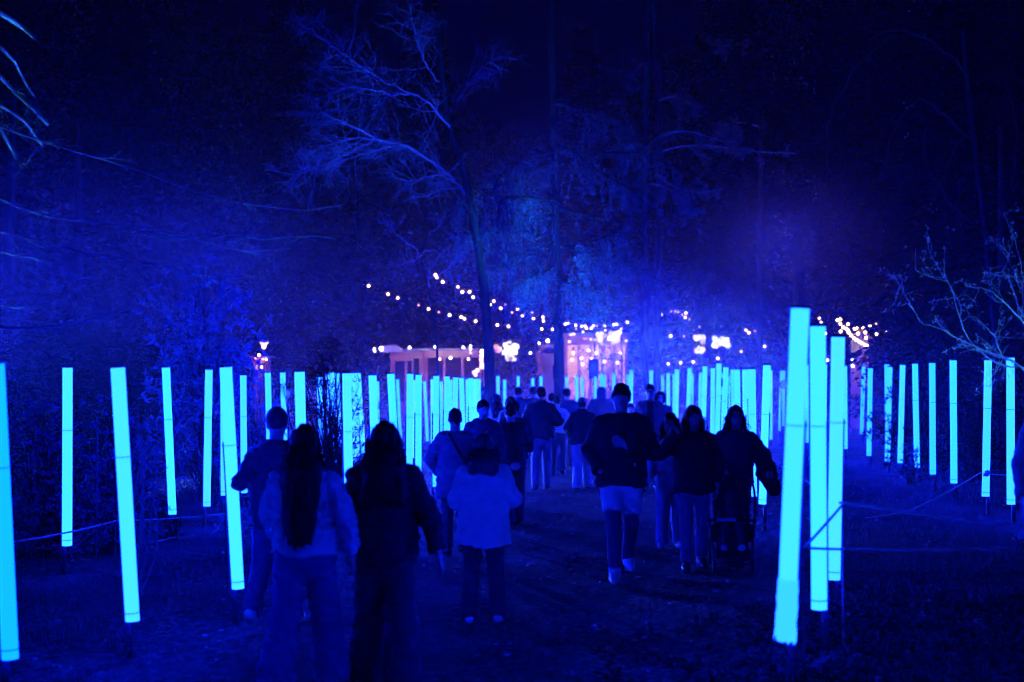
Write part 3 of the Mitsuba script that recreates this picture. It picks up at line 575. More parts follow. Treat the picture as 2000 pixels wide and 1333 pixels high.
# ---------------------------------------------------------------- trees and shrubs
def bark(key, c, r=.85):
    def f(p, n, uv): return mi.Color3f(*c) * (.6 + .8 * mikit.fbm(p.x * 9, p.y * 9, p.z * 3.5, 3))
    bsdf(key, {'type': 'twosided', 'b': {'type': 'principled', 'base_color': mikit.proc(f), 'roughness': r, 'specular': .3}})
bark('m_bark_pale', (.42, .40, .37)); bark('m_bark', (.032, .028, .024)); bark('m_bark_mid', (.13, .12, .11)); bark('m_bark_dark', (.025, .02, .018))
def leafm(key, c, r=.45, tr=.25):
    def f(p, n, uv): return mi.Color3f(*c) * (.6 + .8 * mikit.noise(p.x * 7, p.y * 7, p.z * 7))
    bsdf(key, {'type': 'principledthin', 'base_color': mikit.proc(f), 'roughness': r, 'diff_trans': tr, 'spec_trans': 0.0})
leafm('m_leaf_gloss', (.10, .16, .30), .25, .1); leafm('m_leaf_pale', (.14, .20, .32), .4, .3); leafm('m_ivy', (.03, .045, .035), .5, .2); leafm('m_leaf_dark', (.012, .022, .010), .6, .3); leafm('m_leaf_mid', (.10, .14, .16), .4, .3); leafm('m_needle', (.16, .22, .27), .7, .4); leafm('m_dry', (.22, .18, .14), .8, .3)
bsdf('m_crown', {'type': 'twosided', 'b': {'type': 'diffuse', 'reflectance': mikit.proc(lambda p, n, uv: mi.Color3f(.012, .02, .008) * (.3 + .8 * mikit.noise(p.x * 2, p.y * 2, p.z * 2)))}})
def unit(v): return v / (np.linalg.norm(v) + 1e-12)
def wander(rng, p, d, L, n=6, wig=.25, droop=0.0):
    pts = [np.array(p, float)]; d = unit(np.array(d, float))
    for _ in range(n):
        d = unit(d + rng.normal(0, wig, 3) + np.array([0, 0, -droop]))
        pts.append(pts[-1] + d * L / n)
    return np.array(pts)
def resample(pts, n):
    pts = np.asarray(pts, float); s = np.concatenate([[0], np.cumsum(np.linalg.norm(np.diff(pts, axis=0), axis=1))])
    t = np.linspace(0, s[-1], n)
    from scipy.interpolate import CubicSpline
    return CubicSpline(s, pts)(t) if len(pts) > 2 else np.stack([np.interp(t, s, pts[:, k]) for k in range(3)], 1)
def spray(rng, pts, r, n, L, lev, droop=0.0, wig=.22, spread=.8, t0=.15, out=None, tips=None):
    """Side shoots along a limb, and theirs in turn; returns thin tubes, and the tips for buds and leaves."""
    out = [] if out is None else out; tips = [] if tips is None else tips
    for _ in range(n):
        t = t0 + (1 - t0) * rng.random(); i = t * (len(pts) - 1); k = min(int(i), len(pts) - 2)
        p = pts[k] + (pts[k + 1] - pts[k]) * (i - k); d = unit(pts[k + 1] - pts[k])
        q = unit(d * .8 + rng.normal(0, spread, 3)); l = L * (.45 + .8 * rng.random()) * (1.15 - .5 * t)
        line = wander(rng, p, q, l, 5, wig, droop); rr = r * (.6 + .4 * rng.random())
        out.append((line, np.linspace(rr, rr * .35, len(line)))); tips.append((line[-1], unit(line[-1] - line[-2])))
        if lev > 0: spray(rng, line, rr * .6, max(2, int(n * .30)), L * .45, lev - 1, droop, wig, spread, .2, out, tips)
    return out, tips
def tubes(lines, n=4):
    return join(*[tubeline(p, r, n) for p, r in lines])
def leaves(pos, dirs, length, width, rng, bend=.25):
    """Leaf blades of six corners folded along their midrib: pos (n,3), dirs (n,3)."""
    n = len(pos); d = dirs / np.linalg.norm(dirs, axis=1, keepdims=True)
    u = rng.normal(0, 1, (n, 3)); u -= d * (u * d).sum(1, keepdims=True); u /= np.linalg.norm(u, axis=1, keepdims=True); w = np.cross(d, u)
    L = (np.broadcast_to(length, n) * (.7 + .6 * rng.random(n)))[:, None]; W = (np.broadcast_to(width, n) * (.7 + .6 * rng.random(n)))[:, None]
    v = np.stack([pos, pos + d * L * .45 + u * W * .5 + w * W * bend, pos + d * L * .45 - u * W * .5 + w * W * bend, pos + d * L - w * L * .12], 1).reshape(-1, 3)
    i = np.arange(n)[:, None] * 4
    return v, np.vstack([i + [0, 1, 3], i + [0, 3, 2]])
def put(key, mesh, mat, smooth=False, M=None, kind=None):
    n, k = 1, key
    while k in scene: k = '%s_%03d' % (key, n); n += 1
    scene[k] = mikit.ply(mesh, mat, smooth=smooth, **({'to_world': M} if M is not None else {}))
    if kind: labels[k] = {'kind': kind}
    return k
def tell(key, label, category, group=None, kind=None):
    labels[key] = {'label': label, 'category': category, **({'group': group} if group else {}), **({'kind': kind} if kind else {})}
def limb_px(rng, px, d0, d1, jit=.0):
    n = len(px); return np.array([P(x, y, d0 + (d1 - d0) * k / (n - 1) + rng.normal(0, jit)) for k, (x, y) in enumerate(px)])

# the tall bare tree whose limbs reach left over the path
def bare_tree(key, seed, trunk, limbs, d, r0, mat, label, n1=16, L=1.5, r1=.010, droop=.02, lev=2, buds=0, wig=.22):
    rng = np.random.default_rng(seed)
    tr = resample(trunk, 16)
    put(key + '__trunk', tubeline(tr, np.linspace(r0, r0 * .30, 16), 10), 'm_bark' if key == 'bare_tree' else 'm_bark_dark', True)  # trunk darker than the limbs: how light falls, put into the bark colour
    lines, tips = [], []
    for px, a, b, r in limbs:
        pts = resample(limb_px(rng, px, a, b, .12) if isinstance(px[0], tuple) else np.array(px), 18)
        pts[1:-1] += rng.normal(0, .018 if d > 20 else .004, pts[1:-1].shape)
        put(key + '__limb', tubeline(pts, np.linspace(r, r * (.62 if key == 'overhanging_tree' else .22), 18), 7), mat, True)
        spray(rng, pts, r1, n1, L, lev, droop, wig, .55, .12, lines, tips)
    put(key + '__twigs', tubes(lines, 3), mat, False, None, 'stuff')
    if buds:
        pp = np.array([t[0] for t in tips]); dd = np.array([t[1] for t in tips]); k = np.repeat(np.arange(len(pp)), buds)
        put(key + '__buds', leaves(pp[k] + rng.normal(0, .01, (len(k), 3)), dd[k] + rng.normal(0, .8, (len(k), 3)), .045, .014, rng), 'm_bark_pale', False, None, 'stuff')
    tell(key, label, 'tree')
def on_ground(px, d):
    p = P(px, 735, d); p[2] = float(ground_z(p[0], p[1])) - .05; return p
D1 = 38.0
bare_tree('bare_tree', 5, [on_ground(957, D1), P(955, 700, D1), P(940, 520, D1), P(918, 390, D1), P(905, 330, D1), P(880, 252, D1), P(868, 195, D1 - .5), P(860, 120, D1 - 1), P(852, 30, D1 - 1)],
    [([(888, 352), (855, 325), (820, 300), (785, 282), (735, 272), (690, 272), (640, 285), (596, 300)], D1, D1 - 4, .040), ([(820, 300), (770, 288), (715, 300), (660, 318), (610, 338)], D1 - 1, D1 - 2, .026), ([(880, 255), (858, 224), (833, 200), (795, 180), (755, 160), (715, 140), (660, 108)], D1, D1 - 3, .038),
     ([(892, 210), (905, 178), (935, 140), (978, 108)], D1, D1 + 2, .03), ([(866, 170), (835, 130), (815, 80), (800, 20)], D1, D1 - 2, .03), ([(800, 184), (750, 182), (700, 172), (650, 178)], D1 - 1, D1 - 5, .03), ([(760, 278), (700, 255), (650, 230), (610, 235)], D1 - 2, D1 - 5, .03), ([(735, 272), (680, 300), (630, 325), (585, 330)], D1 - 2, D1 - 6, .025), ([(720, 142), (650, 90), (580, 40)], D1 - 3, D1 - 6, .025), ([(914, 390), (880, 350), (840, 345), (790, 360)], D1, D1 - 2, .03)],
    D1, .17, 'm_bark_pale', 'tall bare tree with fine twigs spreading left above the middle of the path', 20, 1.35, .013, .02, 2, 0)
bare_tree('small_tree', 8, [on_ground(860, 31), P(850, 640, 31), P(830, 540, 31), P(822, 495, 31), P(840, 455, 31), P(855, 400, 31)],
    [([(825, 500), (790, 470), (760, 440), (742, 415)], 31, 30, .012), ([(838, 458), (858, 440), (862, 425)], 31, 31, .010), ([(822, 498), (860, 495), (900, 505), (905, 470)], 31, 30.5, .012), ([(822, 500), (790, 515), (760, 512)], 31, 30, .010), ([(842, 600), (900, 470), (935, 450), (960, 430)], 31, 31, .010), ([(835, 540), (880, 520), (895, 480), (893, 470)], 31, 30.5, .009)],
    31, .035, 'm_bark_pale', 'small bare tree with upright budding shoots in front of the weeping conifer', 9, .42, .0045, -.06, 1, 5)
DL = 12.0
bare_tree('overhanging_tree', 13, [on_ground(-420, DL), P(-400, 600, DL), P(-340, 300, DL), P(-300, 60, DL), P(-280, -200, DL)],
    [([(-330, -140), (-150, -70), (-40, 5), (0, 25), (30, 45), (68, 73)], DL, DL, .034), ([(-320, 0), (-150, 70), (-20, 132), (0, 148), (20, 172), (50, 198), (95, 245)], DL, DL - .4, .024), ([(-320, 80), (-100, 160), (0, 205), (50, 240), (70, 268), (84, 286)], DL, DL + .5, .016), ([(-320, 150), (-120, 190), (-10, 240), (10, 270), (45, 326)], DL, DL - .3, .018),
     ([(-310, 20), (-100, 40), (5, 95), (25, 118), (50, 162), (68, 190)], DL, DL + .4, .014), ([(-330, 200), (-100, 330), (100, 425), (250, 445), (340, 468), (400, 462), (470, 460), (540, 467), (590, 458), (622, 463), (655, 466)], DL, DL + 1.5, .008), ([(250, 445), (420, 478), (520, 491), (560, 480), (588, 461)], DL + .8, DL + 1.3, .006),
     ([(-310, 60), (0, 250), (300, 345), (450, 395), (540, 405), (590, 412), (630, 408), (668, 402)], DL, DL + 1.5, .006), ([(-340, 300), (-100, 420), (100, 480), (260, 510), (360, 528), (400, 538), (440, 540), (465, 543), (498, 540)], DL, DL + 1.2, .006), ([(-100, 420), (40, 500), (120, 525), (153, 547), (161, 541)], DL, DL + .8, .009), ([(-350, 400), (-100, 560), (60, 600), (80, 580)], DL, DL, .010), ([(-100, 560), (80, 640), (160, 630), (205, 620), (252, 602)], DL, DL + 1, .009)],
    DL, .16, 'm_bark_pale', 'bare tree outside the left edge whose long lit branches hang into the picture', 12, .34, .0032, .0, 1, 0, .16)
# right: a bare shrub with arching stems and bud clusters
DR = 15.0
bare_tree('bare_shrub', 21, [on_ground(2060, DR), P(2050, 850, DR), P(2035, 760, DR), P(2020, 700, DR), P(2005, 640, DR), P(2000, 560, DR)],
    [([(2035, 760), (1990, 715), (1957, 700), (1931, 690), (1904, 682), (1875, 690)], DR, DR - .5, .009), ([(2000, 720), (1950, 695), (1904, 677), (1881, 666), (1849, 650), (1820, 635), (1799, 631), (1784, 606), (1760, 598)], DR, DR - .6, .009), ([(1990, 715), (1930, 700), (1902, 674), (1883, 648), (1873, 616), (1865, 585), (1852, 551), (1828, 545), (1805, 538), (1789, 514), (1789, 485)], DR, DR - .4, .009),
     ([(2010, 655), (1994, 624), (1973, 603), (1931, 566), (1904, 564), (1881, 551)], DR, DR - .5, .009), ([(2008, 640), (1991, 603), (1981, 574), (1957, 532), (1941, 535), (1918, 524)], DR, DR + .3, .009), ([(1957, 532), (1968, 510), (1972, 490)], DR + .3, DR + .4, .006), ([(1975, 705), (1952, 687), (1944, 658), (1931, 645), (1910, 624), (1881, 628)], DR, DR - .3, .009), ([(1784, 606), (1770, 580), (1750, 545), (1748, 535)], DR - .5, DR - .5, .005), ([(1873, 616), (1862, 570), (1830, 520), (1812, 470)], DR - .3, DR + .4, .007), ([(1994, 624), (1998, 560), (1985, 480), (1960, 420)], DR, DR + .5, .007), ([(1960, 700), (1945, 720), (1958, 690), (1972, 672)], DR, DR - .2, .006)],
    DR, .035, 'm_bark_pale', 'bare shrub with arching lit stems and bud clusters above the right tubes', 6, .30, .0045, -.02, 1, 2)
bare_tree('twiggy_tree', 34, [on_ground(1960, 27), P(1950, 700, 27), P(1930, 480, 27), P(1900, 250, 27), P(1880, 60, 27)],
    [([(1925, 450), (1860, 400), (1815, 330), (1810, 240)], 27, 26, .03), ([(1905, 280), (1840, 220), (1790, 200), (1750, 250), (1738, 330)], 27, 26, .03), ([(1890, 150), (1830, 90), (1740, 60), (1700, 110)], 27, 25, .03), ([(1930, 480), (1970, 380), (1985, 260), (1960, 150)], 27, 28, .03), ([(1900, 250), (1860, 300), (1845, 380), (1850, 460)], 27, 26, .02), ([(1750, 70), (1660, 150), (1625, 220), (1618, 300), (1612, 370)], 26, 26, .02), ([(1930, 330), (1890, 330), (1870, 390), (1880, 450)], 27, 26.5, .02)],
    27, .11, 'm_bark', 'tall dark tree with fine hanging twigs at upper right', 16, .95, .006, .05, 2, 0)

# the weeping conifer over the path
def conifer_weeping():
    rng = np.random.default_rng(3); key = 'weeping_conifer'; d = 41.0
    tr = np.array([on_ground(1092, d), P(1090, 600, d), P(1084, 350, d), P(1078, 130, d), P(1076, -20, d)])
    put(key + '__trunk', tubeline(resample(tr, 14), np.linspace(.17, .07, 14), 10), 'm_bark_dark', True)
    B = [([(1080, 330), (1010, 338), (950, 362), (895, 400)], d, d - 3), ([(1080, 250), (1150, 322), (1195, 350), (1235, 375), (1275, 412)], d, d - 4), ([(1085, 420), (1000, 440), (940, 452), (890, 480)], d, d - 3), ([(1088, 400), (1165, 425), (1215, 440), (1180, 465), (1130, 490)], d, d - 4), ([(1088, 480), (1010, 500), (960, 530)], d, d - 2),
         ([(1090, 480), (1180, 500), (1250, 525), (1300, 560)], d, d - 2), ([(1080, 300), (1020, 310), (985, 335), (960, 380)], d, d - 5), ([(1080, 290), (1200, 300), (1290, 315), (1345, 370), (1350, 410)], d, d - 2), ([(1085, 380), (1050, 390), (1000, 385), (975, 420)], d, d - 6), ([(1090, 540), (1130, 560), (1180, 575)], d, d - 4), ([(1088, 520), (1040, 540), (990, 570)], d, d - 4), ([(1082, 200), (1180, 230), (1240, 250)], d, d + 2)]
    lines, LP, LD = [], [], []
    for px, a, b in B:
        pts = resample(limb_px(rng, px, a, b, .2), 22)
        put(key + '__bough', tubeline(pts, np.linspace(.075, .015, 22), 6), 'm_bark', True)
        for _ in range(46):
            t = .12 + .88 * rng.random(); k = min(int(t * 21), 20); p = pts[k] + (pts[k + 1] - pts[k]) * rng.random()
            L = .35 + 1.1 * rng.random() ** 1.5
            ln = wander(rng, p + rng.normal(0, .10, 3), rng.normal(0, .45, 3) + [0, 0, -.5], L, 6, .10, .45)
            lines.append((ln, np.linspace(.009, .004, 7)))
            m = int(34 * L); tt = rng.random(m) * 6; kk = np.minimum(tt.astype(int), 5)
            LP.append(ln[kk] + (ln[kk + 1] - ln[kk]) * (tt - kk)[:, None]); LD.append((ln[kk + 1] - ln[kk]) * 4 / L + rng.normal(0, .75, (m, 3)))
    put(key + '__twigs', tubes(lines, 3), 'm_bark', False, None, 'stuff')
    put(key + '__needles', leaves(np.vstack(LP), np.vstack(LD), .12, .020, rng), 'm_needle', False, None, 'stuff')
    tell(key, 'big conifer with weeping boughs and hanging strands over the middle of the path', 'tree')
conifer_weeping()
def pine(key, px, d, r, top, stubs, label, seed):
    r = r * .8
    rng = np.random.default_rng(seed)
    pts = resample(np.array([on_ground(px, d), P(px + rng.normal(0, 4), 500, d), P(px + rng.normal(0, 3), 250, d), P(px + rng.normal(0, 4), top, d)]), 16)
    put(key + '__trunk', tubeline(pts, np.linspace(r, r * .6, 16), 10), 'm_bark', True)
    lines, LP, LD = [], [], []
    for px_ in stubs:
        b = resample(limb_px(rng, px_, d, d - 2, .1), 12)
        put(key + '__limb', tubeline(b, np.linspace(.026, .008, 12), 6), 'm_bark_pale', True)
        o, tp = spray(rng, b, .010, 10, .7, 1, .06, .2, .7); lines += o
        for ln, _ in o:
            m = 14; kk = rng.integers(0, 5, m); LP.append(ln[kk] + rng.normal(0, .03, (m, 3))); LD.append(rng.normal(0, 1, (m, 3)) + [0, 0, -.4])
    put(key + '__twigs', tubes(lines, 3), 'm_bark', False, None, 'stuff')
    put(key + '__needles', leaves(np.vstack(LP), np.vstack(LD), .16, .03, rng), 'm_leaf_mid', False, None, 'stuff')
    tell(key, label, 'tree')
pine('pine_tree', 1262, 46, .17, -40, [[(1262, 300), (1300, 262), (1345, 257), (1395, 272), (1442, 278)], [(1262, 330), (1250, 300), (1230, 290), (1205, 310)], [(1262, 360), (1310, 372), (1340, 395), (1352, 415)], [(1262, 120), (1230, 150), (1215, 200)]], 'pine with a straight bare trunk and a pale broken limb pointing right', 4)
pine('pine_tree_001', 1283, 49, .19, -40, [[(1283, 300), (1380, 285), (1440, 292), (1500, 298), (1556, 300)], [(1283, 340), (1330, 370), (1400, 372)], [(1283, 200), (1320, 190), (1360, 215)]], 'pine with a slightly thicker trunk just right of its neighbour', 6)
pine('pine_tree_002', 1486, 55, .16, -40, [[(1486, 250), (1440, 240), (1400, 262)], [(1486, 150), (1540, 170), (1590, 160)], [(1486, 60), (1430, 90), (1380, 80)]], 'thin dark pine trunk right of the two middle pines', 16)

# dark crowns behind everything: three kinds, each tree a thing of its own
def crown_mesh(seed, kind, n=40000):
    rng = np.random.default_rng(seed)
    if kind == 'conifer':
        t = rng.random(n) ** 1.25; z = .3 + 15.5 * t; rad = 3.4 * (1 - t) ** .8 + .25
        a = rng.random(n) * 2 * np.pi; k = np.sqrt(rng.random(n)) * (.65 + .35 * np.sin(a * 5 + z * 2.7) * np.sin(z * 3.1))
        p = np.stack([rad * k * np.cos(a), rad * k * np.sin(a), z - .25 * rad * k], 1); d = np.stack([np.cos(a), np.sin(a), -.6 + 0 * a], 1) + rng.normal(0, .4, (n, 3))
        return leaves(p, d, .26, .09, rng)
    c = rng.normal(0, 1, (34, 3)); c = c / np.linalg.norm(c, axis=1, keepdims=True) * (rng.random(34) ** .4)[:, None] * [4.2, 4.2, 4.8] + [0, 0, 9.5]
    if kind == 'low': c = c * [1.0, 1.0, .55] + [0, 0, -2.8]
    k = rng.integers(0, 34, n); p = c[k] + rng.normal(0, .62, (n, 3)) * [1.2, 1.2, .8]
    return leaves(p, rng.normal(0, 1, (n, 3)) + [0, 0, -.3], .16, .10, rng)
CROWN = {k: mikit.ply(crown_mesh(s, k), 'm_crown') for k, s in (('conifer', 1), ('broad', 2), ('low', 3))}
BOLE = mikit.ply(tubeline(np.array([[0, 0, -.3], [.05, 0, 3.], [-.08, .06, 7.], [.05, 0, 11.]]), [.30, .24, .17, .06], 8), 'm_bark_dark', smooth=True)
HOW = {'conifer': 'dark fir', 'broad': 'dark round-crowned tree', 'low': 'low spreading dark tree'}
BG = [(40, 44, 'broad', 1.25), (230, 62, 'conifer', 1.35), (390, 70, 'broad', 1.35), (560, 76, 'conifer', 1.5), (700, 82, 'broad', 1.35), (830, 86, 'conifer', 1.6), (990, 90, 'broad', 1.3), (1140, 88, 'conifer', 1.5), (1330, 80, 'broad', 1.3), (1430, 70, 'conifer', 1.5), (1560, 64, 'broad', 1.35), (1680, 72, 'conifer', 1.6), (1800, 52, 'broad', 1.35), (1930, 44, 'conifer', 1.35), (2080, 40, 'broad', 1.2), (-80, 38, 'conifer', 1.2), (1960, 36, 'low', .75), (150, 40, 'low', .85), (2120, 33, 'low', .8), (20, 30, 'low', .75), (560, 84, 'low', 1.0)]
for i, (px, d, kd, sc) in enumerate(sorted(BG)):
    p = on_ground(px, d); key = 'background_tree' + ('_%03d' % i if i else '')
    M = T().translate([float(x) for x in p]).rotate([0, 0, 1], 47 * i).scale(sc)
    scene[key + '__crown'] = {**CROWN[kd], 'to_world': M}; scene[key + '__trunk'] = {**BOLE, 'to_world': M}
    tell(key, '%s in the dark backdrop, %s of them from the left' % (HOW[kd], ordinal(i + 1)), 'tree', 'dark trees closing the background')

# shrubs
def leafy_shrub(key, px, d, rx, ry, z0, z1, seed, mat, label, n, leaf, rosette=1, sprays=60, flat=1.0, hollow=.35, stem='m_bark_dark'):
    rng = np.random.default_rng(seed); base = on_ground(px, d); lines, tips = [], []
    for _ in range(sprays):
        a = rng.random() * 2 * math.pi; h = z0 + (z1 - z0) * rng.random() ** .8; rr = math.sqrt(max(1 - ((h - z0) / (z1 - z0) * 1.0) ** 3, .05)) * (hollow + (1 - hollow) * rng.random())
        end = base + np.array([rx * rr * math.cos(a), ry * rr * math.sin(a), h])
        mid = base * .45 + end * .55 + np.array([0, 0, .18 * h]) + rng.normal(0, .06, 3)
        b = resample([base + rng.normal(0, .08, 3) * [1, 1, 0], mid, end], 9); lines.append((b, np.linspace(.014, .004, 9)))
        spray(rng, b, .004, 5, .30 * (z1 - z0) / 1.5, 1, 0, .2, .7, .35, lines, tips); tips.append((end, unit(end - mid)))
    put(key + '__stems', tubes(lines, 3), stem, False, None, 'stuff')
    tp = np.array([t[0] for t in tips]); td = np.array([t[1] for t in tips]); k = rng.integers(0, len(tp), n // rosette)
    c = tp[k] + rng.normal(0, .05 * (z1 - z0), (len(k), 3)) * [1, 1, .5 * flat]
    c = np.repeat(c, rosette, 0); dd = np.repeat(td[k], rosette, 0) * .5 + rng.normal(0, .9, (len(c), 3)) * [1, 1, flat]
    put(key + '__leaves', leaves(c, dd, leaf, leaf * .36, rng), mat, False, None, 'stuff')
    tell(key, label, 'shrub')
leafy_shrub('rhododendron', 405, 26, 1.15, 1.1, .5, 4.15, 1, 'm_leaf_gloss', 'tall rounded evergreen shrub with rosettes of glossy leaves behind the left tubes', 4200, .15, 7, 90)
leafy_shrub('rhododendron_001', 245, 28, 1.4, 1.0, .3, 2.6, 2, 'm_leaf_dark', 'lower dark evergreen shrub to the left of the tall rounded one', 2600, .15, 6, 60)
leafy_shrub('layered_shrub', 110, 16, .95, .6, .15, 1.75, 3, 'm_leaf_pale', 'wide leafy shrub with flat layered sprays at far left', 3600, .06, 6, 70, .6)
leafy_shrub('layered_shrub_001', 235, 16.6, .55, .5, .1, 1.65, 4, 'm_leaf_pale', 'leafy shrub with flat sprays right behind the thick leaning tube', 2300, .06, 6, 45, .6)
leafy_shrub('lit_sprig', 272, 13.2, .24, .2, .9, 1.75, 5, 'm_bark_pale', 'brightly lit upright sprig of small leaves at left, beside the thick leaning tube', 620, .040, 3, 12, .8, .3, 'm_bark_pale')
leafy_shrub('juniper', 645, 20.2, .78, .5, .9, 2.5, 6, 'm_leaf_dark', 'dark feathery shrub whose needles show against the left tubes', 4200, .055, 2, 60, .6, .45)
leafy_shrub('juniper_001', 508, 24.5, .62, .4, .2, 2.0, 7, 'm_leaf_mid', 'small-leaved shrub between the left tubes, behind the knit hat', 2400, .05, 1, 50, .6, .2)
leafy_shrub('hedge_shrub', 1790, 27, 1.2, .8, .2, 1.9, 8, 'm_leaf_dark', 'dark shrub behind the right tubes, nearest the middle', 2600, .09, 4, 55)
leafy_shrub('hedge_shrub_001', 1905, 25, 1.1, .8, .2, 2.0, 9, 'm_leaf_dark', 'dark shrub behind the right tubes, towards the right edge', 2600, .09, 4, 55)
leafy_shrub('low_plant', 1778, 24, .30, .25, .05, .75, 10, 'm_leaf_mid', 'low leafy plant at the foot of a right-hand tube', 260, .07, 3, 12, 1.0)
leafy_shrub('low_plant_001', 330, 17.4, .35, .2, .05, .42, 11, 'm_leaf_dark', 'low flower clump with dark heads below the left rope', 150, .06, 3, 14, 1.0)
leafy_shrub('low_plant_002', 505, 22, .4, .3, .1, .9, 12, 'm_leaf_dark', 'low dark plant among the left tubes near the knit hat', 300, .07, 3, 14, 1.0)

# things that carpet the ground
def scatter(n, x0, x1, y0, y1, rng):
    p = np.stack([x0 + (x1 - x0) * rng.random(n), y0 + (y1 - y0) * rng.random(n)], 1); return p
rngs = np.random.default_rng(77)
g = scatter(26000, -9, 9, 7, 30, rngs); edge = np.abs(g[:, 0] - .03 * (g[:, 1] - 10)) + .35 * meshkit.noise(np.c_[g * 1.1, 0 * g[:, :1]], 4)
g = g[(edge > 2.4 + rngs.random(len(g)) * 1.2) & (meshkit.noise(np.c_[g * .9, 0 * g[:, :1]], 8) > .36)]
gp = np.c_[g, ground_z(g[:, 0], g[:, 1])]
put('grass', leaves(gp, rngs.normal(0, .35, gp.shape) + [0, 0, 1], .09, .008, rngs), 'm_leaf_mid'); tell('grass', 'short rough grass and weeds on both sides of the path', 'grass', None, 'stuff')
g = scatter(2600, -7, 7, 7.5, 26, rngs); gp = np.c_[g, ground_z(g[:, 0], g[:, 1]) + .006]
put('leaf_litter', leaves(gp, rngs.normal(0, 1, gp.shape) * [1, 1, .12], .05, .03, rngs, .1), 'm_dry'); tell('leaf_litter', 'dry leaves and twigs strewn over the ground', 'leaf litter', None, 'stuff')
g = scatter(600, -6, 6, 7.5, 24, rngs); gp = np.c_[g, ground_z(g[:, 0], g[:, 1]) + .012]
put('pale_leaves', leaves(gp, rngs.normal(0, 1, gp.shape) * [1, 1, .2], .055, .035, rngs, .15), 'm_bark_pale'); tell('pale_leaves', 'small pale leaves and petals scattered on the path', 'fallen leaves', None, 'stuff')
g = scatter(17000, .6, 4.8, 6.0, 11.0, rngs); g = g[.55 * meshkit.noise(np.c_[g * 2.2, 0 * g[:, :1]], 9) + .9 * rngs.random(len(g)) + .12 * (g[:, 0] - 1.6) - .12 * (g[:, 1] - 7.5) > .62]
gp = np.c_[g, ground_z(g[:, 0], g[:, 1]) + .05 * rngs.random(len(g))]
put('ground_ivy', leaves(gp, rngs.normal(0, 1, gp.shape) + [0, 0, .4], .07, .045, rngs), 'm_ivy'); tell('ground_ivy', 'dark leafy ground cover in the right foreground', 'ground cover', None, 'stuff')
def fallen(key, pxs, r, label, seed):
    rng = np.random.default_rng(seed); pts = []
    for x, y in pxs:
        s = (y - 735) / 2.0; p = P(x, 735, F_PX / s); p[2] = float(ground_z(p[0], p[1])) + .025; pts.append(p)
    b = resample(pts, 14); b[:, 2] += .02 * rng.random(14)
    put(key + '__stem', tubeline(b, np.linspace(r, r * .4, 14), 6), 'm_bark_pale', True)
    o, _ = spray(rng, b, r * .3, 7, .3, 0, .0, .15, .5); put(key + '__twigs', tubes(o, 3), 'm_bark_pale', False, None, 'stuff')
    tell(key, label, 'branch')
fallen('fallen_branch', [(238, 1072), (290, 1066), (330, 1058), (360, 1054), (388, 1052)], .016, 'pale fallen branch on the ground right of the thick leaning tube', 2)
fallen('fallen_branch_001', [(415, 1047), (426, 1040), (428, 1034)], .010, 'short pale bent twig on the ground at the end of the fallen branch', 3)

# ---------------------------------------------------------------- ropes, pegs, stroller
bsdf('m_rope', {'type': 'principled', 'base_color': rgb(.8, .8, .8), 'roughness': .8})
bsdf('m_wood', {'type': 'twosided', 'b': {'type': 'principled', 'base_color': mikit.proc(lambda p, n, uv: mi.Color3f(.10, .065, .035) * (.6 + .8 * mikit.fbm(p.x * 3, p.y * 3, p.z * 22, 3))), 'roughness': .7}})
def rope(key, pts, r, label, posts):
    line = []
    for a, b in zip(pts[:-1], pts[1:]):
        L = np.linalg.norm(b - a)
        for t in np.linspace(0, 1, 14)[:-1]: line.append(a + (b - a) * t - np.array([0, 0, .10 * L / 4 * 4 * t * (1 - t) * .35]))
    line.append(pts[-1])
    put(key + '__cord', tubeline(np.array(line), r, 6), 'm_rope', True)
    for i in posts:
        p = pts[i]; gz = float(ground_z(p[0], p[1]))
        put(key + '__peg', cat([box([p[0], p[1] + r + .008, (p[2] + gz) / 2 + .0], [.014, .014, p[2] - gz + .14]), (lambda t: (t.apply_translation([p[0], p[1] + r + .013, p[2]]), t)[1])(trimesh.creation.torus(.022, .007, 14, 6))]), 'm_wood')
    tell(key, label, 'rope')
rope('rope_barrier', [P(-60, 1083, 12.6), P(30, 1058, 13.3), P(225, 1018, 15.2), P(440, 1004, 16.0)], .009, 'pale rope strung low between pegs before the left bushes', (1, 2, 3))
rope('rope_barrier_001', [P(1570, 1071, 8.7), P(1648, 983, 9.0), P(2030, 1029, 9.5)], .009, 'blurred pale rope rising to a peg and running off right in the foreground', (0, 1))
rope('rope_barrier_002', [P(1575, 1071, 8.75), P(1975, 1070, 9.3)], .009, 'lower blurred rope running level to the right in the foreground', ())
rope('rope_barrier_003', [P(1690, 1012, 18.0), P(1770, 1000, 18.2), P(1850, 962, 18.4), P(1914, 924, 18.6), P(2010, 931, 18.0)], .006, 'thin rope tied to a tube near the right edge', ())
rope('rope_barrier_004', [P(1505, 905, 19.5), P(1535, 912, 19.6), P(1560, 930, 19.2), P(1600, 955, 18.6)], .006, 'thin rope passing behind the nearest right-hand tube', ())
kn = cat([(lambda t: (t.apply_transform(T().rotate([.3 * i, 1, .2], 50 * i).matrix if False else np.array(T().rotate([.3 * i + .1, 1, .2], 50 * i).matrix)), t)[1])(trimesh.creation.torus(.028, .011, 14, 6)) for i in range(4)]); kn.apply_translation(P(1928, 925, 18.55))
put('rope_barrier_003__knot', kn, 'm_rope', True)
rod = cat([trimesh.creation.cylinder(.005, segment=[P(1936, 918, 13.2), P(1943, 1092, 13.2)], sections=8)])
